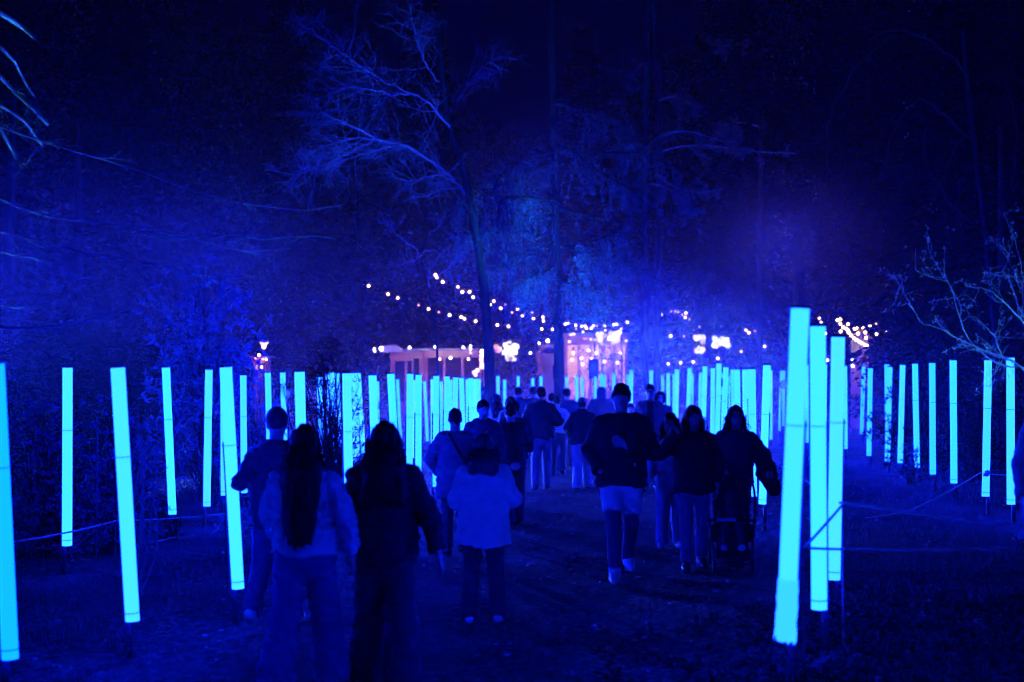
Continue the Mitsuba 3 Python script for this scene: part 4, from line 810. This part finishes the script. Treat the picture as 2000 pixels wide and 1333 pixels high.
put('marker_line__cord', rod, 'm_steel'); bow = leaves(np.array([P(1942, 1082, 13.2)] * 5), np.array([[.3, 0, -1], [-.4, 0, -.8], [1., .1, -.45], [.6, -.2, -.7], [-.1, .2, -1]]), .09, .05, np.random.default_rng(2)); put('marker_line__ribbon', bow, 'm_dry')
tell('marker_line', 'thin cord hanging by a right-hand tube with a pale ribbon at its foot', 'cord')
gp_ = on_ground(190, 15.6); put('thin_stake', trimesh.creation.cylinder(.009, segment=[gp_, P(190, 830, 15.6)], sections=8), 'm_steel'); tell('thin_stake', 'thin upright metal stake in front of the left shrubs', 'stake')

def stroller():
    key = 'stroller'; c = P(1428, 735, 14.7); c[2] = float(ground_z(c[0], c[1])); M = T().translate([float(x) for x in c]).rotate([0, 0, 1], 174).scale([.95, .95, .88])
    def wheel(x, y, r, w):
        t = trimesh.creation.torus(r - .018, .018, 26, 8); t.apply_transform(np.array([[0, 0, 1, 0], [0, 1, 0, 0], [-1, 0, 0, 0], [0, 0, 0, 1.0]])); t.apply_translation([x, y, r]); h = trimesh.creation.cylinder(r * .62, w, sections=18); h.apply_transform(np.array([[0, 0, 1, 0], [0, 1, 0, 0], [-1, 0, 0, 0], [0, 0, 0, 1.0]])); h.apply_translation([x, y, r]); return t, h
    # local +y is where the stroller rolls: towards the camera after the turn
    for x, y, r in ((-.20, .34, .075), (.20, .34, .075), (-.23, -.30, .09), (.23, -.30, .09)):
        t, h = wheel(x, y, r, .02); k = part(key, 'wheel', t, 'm_black', M); scene[k + '__hub'] = mikit.ply(h, 'cloth_white', smooth=40, to_world=M)
    for s in (-1, 1):
        part(key, 'frame_tube', tubeline(resample([(s * .20, .33, .10), (s * .235, .05, .50), (s * .24, -.26, .98), (s * .22, -.34, 1.03)], 12), .013, 8), 'm_steel', M, True)
        part(key, 'rear_leg', tubeline(resample([(s * .236, .02, .54), (s * .235, -.15, .3), (s * .23, -.30, .10)], 8), .012, 8), 'm_steel', M, True)
    part(key, 'handle', tubeline(resample([(-.22, -.34, 1.03), (-.1, -.37, 1.05), (.1, -.37, 1.05), (.22, -.34, 1.03)], 10), .016, 8), 'm_black', M, True)
    [part(key, 'axle', trimesh.creation.cylinder(.009, segment=q, sections=8), 'm_steel', M) for q in ([(-.2, .33, .1), (.2, .33, .1)], [(-.23, -.30, .1), (.23, -.30, .1)])]
    seat = lambda p: smax(su([cone(p, (-.13, -.02, .42), (.13, -.02, .42), .13, .13, .8, 1), cone(p, (0, -.12, .5), (0, -.22, .88), .2, .2, .32, 1), cone(p, (0, .12, .40), (0, .20, .30), .16, .17, .35, 1)], .06), -cone(p, (0, .10, .62), (0, .02, .9), .14, .17), .03) + folds(p, .006, 9)
    V, F = nets(seat, (-.35, -.45, .1), (.35, .4, 1.15), .014); part(key, 'seat', (V, F), 'cloth_black', M, True)
    part(key, 'bumper_bar', tubeline(resample([(-.235, .02, .56), (-.21, .16, .585), (-.10, .20, .59), (.10, .20, .59), (.21, .16, .585), (.235, .02, .56)], 14), .016, 8), 'cloth_black', M, True)
    part(key, 'bumper_pad', tubeline(resample([(-.03, .203, .592), (.07, .203, .592), (.16, .185, .590)], 8), .022, 8), 'cloth_white', M, True)
    part(key, 'basket', (lambda t: (t.apply_translation([0, -.02, .20]), t)[1])(trimesh.creation.box([.36, .5, .12])), 'cloth_black', M)
    tell(key, 'dark folding stroller with a pale bumper bar, pushed by the woman with glasses', 'stroller')
    # the child in it
    k = 'child'; kid = lambda p: su([ell(p, (0, -.13, .83), (.075, .085, .095)), cone(p, (0, -.12, .52), (0, -.14, .68), .10, .08)] + [cone(p, (s * .06, -.05, .50), (s * .07, .14, .49), .055, .045) for s in (-1, 1)] + [cone(p, (s * .07, .14, .49), (s * .09, .25, .30), .045, .035) for s in (-1, 1)] + [cone(p, (s * .10, -.12, .66), (s * .13, .06, .56), .04, .03) for s in (-1, 1)] + [cone(p, (s * .13, .06, .56), (s * .06, .12, .56), .03, .024) for s in (-1, 1)], .03)
    V, F = nets(kid, (-.25, -.32, .2), (.25, .4, 1.0), .011); scene[k + '__body'] = mikit.ply((V, F), 'cloth_dark', smooth=True, to_world=M)
    for s in (-1, 1):
        V, F = nets(lambda p: su([cone(p, (s * .09, .25, .275), (s * .095, .335, .285), .040, .036)], .02), (s * .09 - .09, .15, .2), (s * .09 + .09, .42, .36), .009); part(k, 'shoe', (V, F), 'cloth_white', M, True)
    tell(k, 'small child with pale shoes sitting in the stroller', 'child')
stroller()
# the coat over the arm of the woman with the stroller
ca, cb = P(1478, 888, 15.45), P(1512, 955, 15.45)
fn = lambda p: su([cone(p, ca, (ca + cb) / 2 + [.03, 0, .03], .075, .10, .6), cone(p, (ca + cb) / 2, cb, .12, .10, .5)], .05) + folds(p * 1.0, .018, 44)
lo_, hi_ = np.minimum(ca, cb) - .25, np.maximum(ca, cb) + .25
V, F = nets(fn, lo_, hi_, .015); put('draped_coat', (V, F), 'cloth_black', True); tell('draped_coat', 'dark coat hanging over the arm of the woman with the stroller', 'coat')
# ---------------------------------------------------------------- market stalls, lamps and string lights beyond the path
bsdf('m_panel', {'type': 'twosided', 'b': {'type': 'principled', 'base_color': mikit.proc(lambda p, n, uv: mi.Color3f(.64, .34, .17) * (.75 + .5 * mikit.fbm(p.x * 2, p.y * 2, p.z * 2, 3))), 'roughness': .6}})
bsdf('m_canvas', {'type': 'twosided', 'b': {'type': 'diffuse', 'reflectance': rgb(.80, .72, .62)}})
bsdf('m_metal_grey', {'type': 'principled', 'base_color': rgb(.25, .25, .26), 'roughness': .5})
bsdf('m_glass_bulb', {'type': 'diffuse', 'reflectance': rgb(.7, .65, .55)})
WARM = (1.0, .34, .09)
LAMP = 6.5
def glow(c, k, w=.3): return {'type': 'area', 'radiance': rgb(*[x * k for x in c]), 'sampling_weight': w}
def bxp(x0, x1, y0, y1, z0, z1): return box([(x0 + x1) / 2, (y0 + y1) / 2, (z0 + z1) / 2], [x1 - x0, y1 - y0, z1 - z0])
def px_x(px, d): return (px - CX) / F_PX * d
def px_z(py, d): return float(P(1000, py, d)[2])
ICO = {r: mikit.ply((lambda m: (m.apply_scale(r), m)[1])(trimesh.creation.icosphere(2, 1.0)), 'm_glass_bulb', smooth=True) for r in (.05, .035, .07, .08, .12)}
def lamp(key, name, p, r, c, k, w=.3):
    kk, n = key + '__' + name, 1
    while kk in scene: kk = '%s__%s_%03d' % (key, name, n); n += 1
    scene[kk] = {**ICO[r], 'to_world': T().translate([float(v) for v in p]), 'emitter': glow(c, k * LAMP, w)}
    return kk
def stall(key, px0, px1, ytop, d, label, depth=2.2, roof_over=.25, fascia=.38, counter=.95, lamps=2, lamp_k=30, back=True, wood='m_panel', posts=3, back_mat='m_wood'):
    x0, x1, z1 = px_x(px0, d), px_x(px1, d), px_z(ytop, d)
    put(key + '__roof', bxp(x0 - roof_over, x1 + roof_over, d - .15, d + depth + .1, z1 + .003, z1 + .09), 'm_metal_grey')
    put(key + '__fascia', bxp(x0, x1, d - .06, d - .02, z1 - fascia, z1), wood)
    if back: put(key + '__back_wall', bxp(x0, x1, d + depth - .05, d + depth, 0, z1 - .003), back_mat)
    for s, xx in ((0, x0), (1, x1)): put(key + '__side_wall', bxp(xx - .03, xx + .03, d + .35, d + depth - .053, 0, z1 - .006), wood)
    for i in range(posts):
        xx = x0 + .06 + (x1 - x0 - .12) * i / (posts - 1); put(key + '__post', bxp(xx - .055, xx + .055, d - .017, d + .09, 0, z1 - .004), wood)
    put(key + '__counter', bxp(x0 + .12, x1 - .12, d + .10, d + .5, counter - .06, counter), wood)
    n = max(3, int((x1 - x0) / .35))
    for i in range(n):
        a = x0 + .12 + (x1 - x0 - .24) * i / n; b = x0 + .12 + (x1 - x0 - .24) * (i + 1) / n
        put(key + '__counter_board', bxp(a + .006, b - .006, d + .12, d + .15, .04, counter - .063), wood)
    for i in range(lamps):
        xx = x0 + (x1 - x0) * (i + .5) / lamps; lamp(key, 'lamp', (xx, d + .7, z1 - .35), .05, WARM, lamp_k, 2.5)  # unseen lamps under the roof, placed to light the stall
    tell(key, label, 'stall')
    return x0, x1, z1
d = 58.0
x0, x1, z1 = stall('timber_stall', 762, 824, 686, d, 'pinkish timber stall under a pale lit canopy left of the middle', lamps=1, lamp_k=5, fascia=.30)
cv = np.array([[px_x(745, d), d - .9, px_z(690, d)], [px_x(748, d), d - .9, px_z(677, d)], [px_x(772, d), d - .9, px_z(675, d)], [px_x(787, d), d - .9, px_z(684, d)], [px_x(786, d), d - .9, px_z(689, d)]])
b2 = cv.copy(); b2[:, 1] += 1.4; b2[:, 2] += .05
vv = np.vstack([cv, b2]); ff = [[0, 1, 2], [0, 2, 3], [0, 3, 4], [5, 7, 6], [5, 8, 7], [5, 9, 8]] + sum([[[i, (i + 1) % 5 + 5, (i + 1) % 5], [i, i + 5, (i + 1) % 5 + 5]] for i in range(5)], [])
put('timber_stall__canopy', (vv, np.array(ff)), 'm_canvas'); 
lamp('timber_stall', 'unseen_canopy_lamp', (px_x(752, d), d - 1.7, px_z(683, d)), .08, WARM, 16, 2.5)  # unseen, placed to light the canopy
put('timber_stall__side_frame', cat([bxp(px_x(768, d), px_x(772, d), d - .35, d - .25, 0, px_z(703, d)), bxp(px_x(805, d), px_x(809, d), d - .35, d - .25, 0, px_z(703, d) - .003), bxp(px_x(768, d), px_x(809, d), d - .34, d - .26, px_z(706, d), px_z(701, d))]), 'm_panel')
stall('timber_stall_001', 829, 942, 685, 58.5, 'long timber stall with a wide opening right beside the pinkish one', lamps=2, lamp_k=4, posts=4, fascia=.30)
lamp('timber_stall_001', 'unseen_front_lamp', (px_x(850, 57.6), 57.6, px_z(678, 57.6)), .05, WARM, 95, 2.5)  # this and the next two are unseen, placed to light the fascia
lamp('timber_stall_001', 'unseen_front_lamp', (px_x(905, 57.6), 57.6, px_z(679, 57.6)), .05, WARM, 75, 2.5)
lamp('timber_stall_001', 'unseen_front_lamp', (px_x(800, 57), 57.0, px_z(679, 57)), .05, WARM, 95, 2.5)
def lantern_post(key, px, d, ytop, lights, label, r=.05):
    p = on_ground(px, d); zt = px_z(ytop, d)
    put(key + '__pole', trimesh.creation.cylinder(.03, segment=[p, [p[0], p[1], zt]], sections=8), 'm_steel', 40)
    for lx, ly, k, c in lights: lamp(key, 'lamp', (px_x(lx, d), d - .05, px_z(ly, d)), r, c, k / LAMP * 1.5, .3)
    tell(key, label, 'lamp post')
WH, PK, RD = (1.0, .85, .70), (1.0, .42, .36), (1.0, .10, .10)
lantern_post('lantern_post', 731, 56, 676, [(731, 682, 5, WH), (732, 686, 5, WH)], 'post with one small glowing lamp left of the stalls')
lantern_post('lantern_post_001', 919, 55, 664, [(919, 676, 5, WH), (919, 682, 6, WH), (919, 690, 2, PK)], 'tall thin post with a soft white lamp at the end of the long stall')
lantern_post('lantern_post_002', 942, 55, 680, [(942, 687, 14, WH), (941, 695, 4, WH), (940, 703, 4, PK), (941, 711, 3, PK), (940, 718, 2, PK), (946, 718, 2, PK), (926, 728, 2, PK), (932, 724, 3, WH), (929, 733, 2, PK)], 'post hung with a column of paper lanterns at the right end of the stalls', .08)
# bright signs and booths
def lamp_cluster(key, x0, x1, y0, y1, d, cols, k, n, label, r=.12):
    rng = np.random.default_rng(len(scene)); a, b, zt, zb = px_x(x0, d), px_x(x1, d), px_z(y0, d), px_z(y1, d)
    for i in range(n):
        q = np.array([a + (b - a) * (i + .5 + rng.normal(0, .35)) / n if n < 5 else rng.uniform(a, b), d + rng.uniform(-.25, .25), rng.uniform(zb, zt)]); c = cols[int(rng.integers(0, len(cols)))]
        lamp(key, 'globe_lamp', q, r if rng.random() > .35 else .08, c, k * rng.uniform(.4, 1.3) / LAMP, .35)
    for xx in (a - .08, b + .08): put(key + '__pole', bxp(xx - .03, xx + .03, d + .30, d + .36, -.05, zt + .12), 'm_steel')
    put(key + '__crossbar', bxp(a - .108, b + .108, d + .31, d + .35, zt + .122, zt + .17), 'm_steel'); tell(key, label, 'lamp cluster')
C1, C2, C3 = [(1, .95, .9), (1, .88, .76)], [(1, .92, .84), (1, .62, .55), (1, .80, .62)], [(1, .35, .30), (1, .82, .66), (1, .9, .8)]
lamp_cluster('lamp_cluster', 985, 1009, 671, 690, 62, C1, 4.5, 16, 'bright white cluster of globe lamps between the long stall and the arch')
lamp_cluster('lamp_cluster_001', 987, 1008, 695, 703, 61.8, C2, 2.2, 8, 'narrow pinkish row of globe lamps under the bright white cluster')
lamp_cluster('lamp_cluster_002', 1166, 1212, 650, 671, 66, C2, 3.2, 26, 'large warm cluster of globe lamps over the festooned stall')
lamp_cluster('lamp_cluster_003', 1359, 1374, 658, 689, 64, C3, 2.4, 15, 'tall narrow cluster of red and white globe lamps right of the smoke beam')
lamp_cluster('lamp_cluster_004', 1391, 1424, 660, 678, 64, C1, 3.2, 22, 'wide white cluster of globe lamps right of the tall narrow one')
lamp_cluster('lamp_cluster_005', 967, 976, 677, 688, 62.3, [(1, .3, .3)], 1.4, 3, 'small reddish cluster of globe lamps left of the bright white cluster')
# a shrub whose leaves break up the signs
for i, (px, d_, rx, z0, z1, lab) in enumerate([(997, 59, .9, .3, 3.9, 'sparse dark shrub in front of the bright white lamp cluster'), (1392, 61, 1.6, .3, 4.6, 'sparse dark shrub in front of the two lamp clusters at right'), (1190, 62, 1.5, .3, 4.2, 'sparse dark shrub in front of the large warm lamp cluster')]):
    leafy_shrub('sparse_shrub' + ('_%03d' % i if i else ''), px, d_, rx, .5, z0, z1, 40 + i, 'm_leaf_dark', lab, 520, .13, 2, 26, .8, .25)
# arch
d = 66.0; ar = [(1050, 735), (1051, 700), (1054, 682), (1063, 677), (1084, 677), (1091, 682), (1093, 700), (1094, 735)]
put('arch_frame__frame', tubeline(resample(np.array([P(x, y, d) for x, y in ar]), 40), .13, 8), 'm_panel', True); put('arch_frame__back_panel', bxp(px_x(1052, d), px_x(1092, d), d + .8, d + .86, 0, px_z(690, d)), 'cloth_mid')
lamp('arch_frame', 'lamp', P(1070, 666, d - 1.5), .08, WARM, 26, 2.5); lamp('arch_frame', 'lamp', P(1053, 671, d - 1.2), .05, WH, 3, .2); lamp('arch_frame', 'lamp', P(1036, 690, d - 1.6), .05, PK, 26, .5); tell('arch_frame', 'pink lit arch in the middle distance', 'arch')  # the warm lamp in front is unseen, placed to light the arch
# festooned stall
x0, x1, z1 = stall('festooned_stall', 1104, 1226, 655, 67, 'wide glowing stall hung with strings of bulbs behind the smoke', depth=3., lamps=5, lamp_k=420, posts=6, fascia=.45, back_mat='m_panel')
lamp('timber_stall_001', 'unseen_front_lamp', (px_x(880, 57.6), 57.6, px_z(700, 57.6)), .05, WARM, 40, 2.5)  # one more unseen lamp lighting the long stall
for xx, yy, k, c in [(1120, 690, 10, PK), (1135, 700, 8, WARM), (1150, 685, 12, WARM), (1165, 690, 8, PK), (1212, 690, 6, WARM), (1117, 703, 6, PK), (1138, 712, 5, PK)]: lamp('festooned_stall', 'lamp', P(xx, yy, 66.2), .05, c, k, .3)
# hut at right
d = 50.0; hx0, hx1, za, ze = px_x(1662, d), px_x(1697, d), px_z(640, d), px_z(678, d); ap = px_x(1684, d)
def prism(poly, y0, y1):
    n = len(poly); v = np.array([[x, y0, z] for x, z in poly] + [[x, y1, z] for x, z in poly]); f = [[0, i, i + 1] for i in range(1, n - 1)] + [[n, n + i + 1, n + i] for i in range(1, n - 1)] + sum([[[i, i + n, (i + 1) % n], [(i + 1) % n, i + n, (i + 1) % n + n]] for i in range(n)], [])
    return v, np.array(f)
put('timber_hut__gable', prism([(px_x(1668, d), px_z(660, d)), (px_x(1712, d), px_z(668, d)), (ap, za)], d, d + .06), 'm_wood')
nb = 9
for i in range(nb):
    a, b = hx0 + (hx1 - hx0) * i / nb, hx0 + (hx1 - hx0) * (i + 1) / nb
    put('timber_hut__wall_board', bxp(a + .006, b - .006, d + .02, d + .07, 0, px_z(664, d)), 'm_panel')
put('timber_hut__side_wall', bxp(hx1 - .03, hx1 + .03, d + .073, d + 2.5, 0, px_z(672, d)), 'm_wood')
for a, b in (((ap, za), (px_x(1716, d), px_z(670, d))), ((ap, za), (px_x(1660, d), px_z(662, d)))):
    v = np.array([[a[0], d - .35, a[1] + .04], [b[0], d - .35, b[1]], [b[0], d + 2.6, b[1]], [a[0], d + 2.6, a[1] + .04]]); put('timber_hut__roof_slope', (np.vstack([v, v + [0, 0, .09]]), np.array([[0, 1, 2, 3], [7, 6, 5, 4], [0, 4, 5, 1], [2, 6, 7, 3], [1, 5, 6, 2], [3, 7, 4, 0]])), 'm_black')
lamp('timber_hut', 'lamp', P(1665, 703, d - .5), .05, WARM, 60, 2.5); lamp('timber_hut', 'lamp', P(1692, 660, d - .8), .05, WARM, 80, 2.5); lamp('timber_hut', 'lamp', P(1676, 652, d - .7), .05, WARM, 60, 2.5)  # unseen lamps near the gable, placed to light the hut
tell('timber_hut', 'small gabled timber hut lit by bulbs behind the three big tubes', 'hut')
# booth with a fan-shaped lamp at left
d = 57.0; stall('small_booth', 494, 518, 700, d, 'small orange lit booth at left between shrub and tubes', depth=1.2, lamps=1, lamp_k=22, posts=2, fascia=.2)
for x, y, c in ((498, 701, RD), (513, 702, RD), (520, 703, (.4, 1, .8))): lamp('small_booth', 'marker_light', P(x, y, d - .3), .035, c, 5, .2)
lamp('small_booth', 'unseen_front_lamp', P(506, 694, d - 1.3), .05, WARM, 22, 2.5)  # unseen, placed to light the booth front
put('fan_lamp__pole', trimesh.creation.cylinder(.025, segment=[on_ground(516, d), P(516, 676, d)], sections=8), 'm_steel')
for i, (x, y) in enumerate(((508, 668.5), (513, 668), (519, 668), (524, 668.5))):
    scene['fan_lamp__lit_arm' + ('_%03d' % i if i else '')] = mikit.ply(trimesh.creation.cylinder(.028, segment=[P(515.5 + (x - 515.5) * .15, 677, d), P(x, y, d)], sections=8), 'm_glass_bulb', emitter=glow((1, .6, .28), 2.2, .2))
lamp('fan_lamp', 'bulb', P(515.5, 678, d), .08, WARM, 4, 2.5); tell('fan_lamp', 'lamp with four glowing arms fanned upward above the orange booth', 'lamp')
# loudspeakers on stands in front of the stalls
for i, (px, py0, py1, w, lab) in enumerate(((1160, 702, 740, 18, 'large dark loudspeaker on a stand before the festooned stall'), (1087, 714, 740, 15, 'smaller dark loudspeaker on a stand before the pink arch'))):
    d = 50.0; k = 'loudspeaker' + ('_%03d' % i if i else ''); a, b = px_x(px - w / 2, d), px_x(px + w / 2, d); zt, zb = px_z(py0, d), px_z(py1, d)
    put(k + '__cabinet', bxp(a, b, d, d + .35, zb, zt), 'm_black'); put(k + '__stand', cat([bxp((a + b) / 2 - .03, (a + b) / 2 + .03, d + .15, d + .21, .3, zb - .002)] + [trimesh.creation.cylinder(.02, segment=[[(a + b) / 2, d + .18, .6], [(a + b) / 2 + .4 * math.cos(q), d + .18 + .4 * math.sin(q), 0]], sections=6) for q in (.5, 2.6, 4.7)]), 'm_black')
    put(k + '__grille', bxp(a + .03, b - .03, d - .012, d - .002, zb + .04, zt - .04), 'm_steel'); tell(k, lab, 'loudspeaker')
# strings of bulbs; (x, y, brightness)
STR = [('left string of bulbs sagging from the upper left towards the long stall', 50, [(720, 559, 1), (758, 575, 1), (777, 582.5, .5), (817.6, 596.5, .3), (837, 604, 1), (857, 610, .3), (878, 616, 1), (901, 619.5, 1), (907, 623, 1), (929, 628, .8), (971.5, 635.3, 1), (993, 638, .8)]),
       ('upper string of bulbs sloping down to the middle of the picture', 46, [(850.2, 537.4, .7), (853, 542, 1), (864.7, 551, 1), (894, 560.5, .5), (903, 570.7, 1), (917, 570.4, 1), (924, 581, .6), (958.3, 596, .8), (964.5, 589, 1), (978, 602.6, .6), (986.7, 595.5, .4), (1000, 610.8, .2), (1011, 604.4, .7), (1020.5, 617.3, .5), (1039, 610.8, .2)]),
       ('short string of bulbs above the pink arch', 56, [(1041.7, 622.7, 1), (1060.5, 620, 1), (1061.5, 627.5, 1), (1085, 626.3, 1), (1084, 631.8, 1), (1104.5, 633.8, 1), (1109.5, 631.8, 1), (1124.5, 635.8, .8), (1135.8, 637.7, 1), (1143.5, 636.8, .7), (1145.5, 641.5, 1), (1155, 641.8, 1), (1159.3, 636.7, .8), (1166, 637, .3), (1181, 637, .8), (1198.8, 634.8, .8), (1204.7, 633.8, .8), (1225.3, 630, .9)]),
       ('lower pair of bulbs on a string left of the festooned stall', 57, [(1058, 643, 1), (1079.3, 643.8, 1), (1125.2, 642.8, .4)]), ('string of bulbs along the front of the festooned stall', 64, [(1112, 667.8, .6), (1115, 654, .5), (1121, 653, .8), (1138.8, 648.7, .7), (1140.5, 661.8, .4), (1145, 662.5, .4), (1154, 663.3, .5), (1161.5, 664, .5), (1181.8, 645.6, .8), (1207.3, 649.5, 1), (1213.3, 642.3, .5), (1223, 666, .6)]),
       ('low string of bulbs above the far middle tubes', 52, [(1154.8, 701.8, .7), (1180.5, 706.5, 1), (1206, 708.8, 1), (1281, 711.3, 1), (1305.5, 711, .8), (1329.3, 709, .9), (1354.3, 707.5, .9), (1402, 700.3, 1)]), ('string of bulbs high above the smoke right of the middle', 54, [(1280, 620, .15), (1291.3, 615, 1), (1310.7, 608.8, .3), (1319, 608.5, .3), (1324.5, 609.8, .4), (1332.6, 615.5, .3), (1339.8, 611.6, 1), (1338.4, 620.7, .8), (1346.4, 624.3, .3)]),
       ('two bulbs and a faint third on a string across the bright smoke', 50, [(1283.8, 656, 1), (1310, 656.7, 1), (1336, 657.2, .3), (1366, 638.9, .15)]), ('string of a few scattered bulbs right of the lamp clusters', 56, [(1447.5, 687, .5), (1456.9, 645, .7), (1462.7, 650.6, 1), (1474.4, 647, .4), (1493.5, 677.1, .8), (1600.3, 622, .5), (1604, 630, .5), (1612.2, 651.7, 1)]),
       ('dense string of bulbs sloping down across the timber hut', 46, [(1635.6, 625.8, .8), (1641.2, 624.3, 1), (1641.2, 633.3, 1), (1647, 639.9, 1), (1652.8, 642.6, 1), (1656.4, 645.7, 1), (1657.5, 650.2, 1), (1662.3, 655.5, 1), (1668, 660.9, 1), (1673.7, 664.5, 1), (1679, 668.2, 1), (1683.6, 671.3, 1), (1688.7, 673.8, 1), (1694, 676.3, 1)]),
       ('string of bulbs over the roof of the timber hut', 47, [(1642, 648, 1), (1656.4, 633.7, 1), (1669.3, 642.9, .9), (1672.7, 641.2, .9), (1684.5, 639.5, .8), (1698.9, 635.9, .9), (1711.3, 632.8, .3), (1690, 649.7, 1), (1712, 653.2, .8), (1731.5, 648.7, .3)]), ('string of low bulbs at right beside the timber hut', 49, [(1616.2, 704.2, .9), (1665.4, 715.3, 1), (1788, 683.6, .9), (1805, 686, .4)])]
for i, (lab, d, bs) in enumerate(STR):
    k = 'string_lights' + ('_%03d' % i if i else ''); r_ = np.random.default_rng(50 + i); pts = []
    for x, y, b in sorted(bs):
        p = P(x, y, d + r_.normal(0, .4)); pts.append(p + [0, 0, .10]); lamp(k, 'bulb', p, .05 if b > .45 else .035, (1.0, .56, .14) if b > .45 else (1.0, .38, .14), (5 + 8 * b * b if b > .45 else 3.) / LAMP * 1.2, .07)
    e0, e1 = pts[0] + (pts[0] - pts[-1]) * .15 + [0, 0, .5], pts[-1] + (pts[-1] - pts[0]) * .15 + [0, 0, .5]
    put(k + '__cable', tubeline(np.array([e0] + pts + [e1]), .008, 4), 'm_black'); tell(k, lab, 'string lights')

# ---------------------------------------------------------------- stage lights; all but the first two are unseen, placed to light smoke and trees
def flood(key, p, target, col, power, cut, label, beam=None, body=True):
    p, t = np.array(p, float), np.array(target, float); u = unit(t - p); M = frame_to(p, u, np.array([1.0, .001, 0]))
    can = tubeline(np.array([[0, 0, -.30], [0, 0, -.29], [0, 0, -.02], [0, 0, 0]]), [.02, .085, .115, .12], 16)
    part(key, 'housing', can, 'm_black', M); kk = part(key, 'lens', (lambda m: (m.apply_translation([0, 0, -.03]), m)[1])(trimesh.creation.cylinder(.105, .012, sections=20)), 'm_glass_bulb', M); scene[kk]['emitter'] = glow(col, 2.0, .1)
    gz = float(ground_z(p[0], p[1])); q = p - u * .15
    part(key, 'yoke', cat([bxp(q[0] - .15, q[0] - .13, q[1] - .02, q[1] + .02, gz, q[2] + .02), bxp(q[0] + .13, q[0] + .15, q[1] - .02, q[1] + .02, gz, q[2] + .02), bxp(q[0] - .2, q[0] + .2, q[1] - .15, q[1] + .15, gz - .05, gz + .02)]), 'm_black')
    scene[key + '__beam'] = {'type': 'spot', 'to_world': T().look_at([float(v) for v in p + u * .02], [float(v) for v in t], [0.01, 0, 1] if abs(u[2]) < .98 else [0, 1, 0]), 'intensity': rgb(*[c * power for c in col]), 'cutoff_angle': cut, 'beam_width': beam or cut * .6, 'sampling_weight': 5.0}
    tell(key, label, 'stage light')
BLUE, ROYAL, CYAN = (.010, .085, 1.0), (.012, .036, 1.0), (.02, .30, 1.0)
def at(px, d, h): p = on_ground(px, d); p[2] += .05 + h; return p
flood('stage_light', at(1394, 31, 1.85), P(1270, 655, 33), CYAN, 700, 10, 'stage light throwing a cyan beam up to the left through the smoke', 7)
flood('stage_light_001', at(1425, 33, 1.75), P(1330, 690, 32), CYAN, 250, 9, 'stage light among the right tubes, right of the one with the cyan beam', 5)
flood('stage_light_002', at(1010, 31, .35), P(720, 270, 36), BLUE, 450, 17, 'unseen stage light on the path edge aimed up at the bare tree')  # unseen, placed to light the bare tree
flood('stage_light_003', at(1130, 34, .35), P(1090, 440, 40), BLUE, 1100, 20, 'unseen stage light aimed up at the weeping conifer')  # unseen, lights the weeping boughs from below
flood('stage_light_004', at(-80, 18, .35), P(250, 560, 32), (.003, .05, 1.0), 260, 22, 'unseen stage light outside the left edge aimed up across the trees')  # out of view, placed to light the smoke at left
flood('stage_light_005', at(-300, 11.5, .35), P(15, 150, 12), BLUE, 800, 16, 'unseen stage light outside the left edge aimed at the overhanging branches')  # out of view, placed to light the overhanging branches
flood('stage_light_006', at(2080, 12.5, .35), P(1890, 560, 15), BLUE, 320, 26, 'unseen stage light outside the right edge aimed at the bare shrub')  # out of view, lights the bare shrub
flood('stage_light_007', at(1560, 30, .35), P(1480, 540, 42), BLUE, 600, 12, 'unseen stage light behind the nearest right tube aimed up into the smoke')  # unseen, placed to light the smoke above the right tubes
flood('stage_light_008', at(800, 27, .35), P(900, 640, 50), ROYAL, 1200, 22, 'unseen stage light behind the left tubes aimed down the path')  # unseen, lights the smoke down the path
flood('stage_light_009', at(560, 30, 1.6), P(1100, 860, 24), ROYAL, 4000, 36, 'unseen stage light among the left tubes washing low across the path')  # unseen, placed to light low smoke and walkers from the left
flood('stage_light_010', at(1530, 37, 1.6), P(800, 850, 27), ROYAL, 4200, 34, 'unseen stage light among the right tubes washing low across the path')  # unseen, placed to light low smoke and walkers from the right
flood('stage_light_011', at(430, 31, 1.2), P(640, 920, 22), ROYAL, 3200, 30, 'unseen stage light behind the tall rounded shrub washing the smoke on the ground')  # unseen, lights the ground smoke at left
flood('stage_light_012', at(606, 14.2, .1), P(545, 450, 13.3), CYAN, 45, 24, 'unseen stage light hidden behind the near walkers, aimed up at the hanging branches')  # unseen, placed to light the hanging branch tips
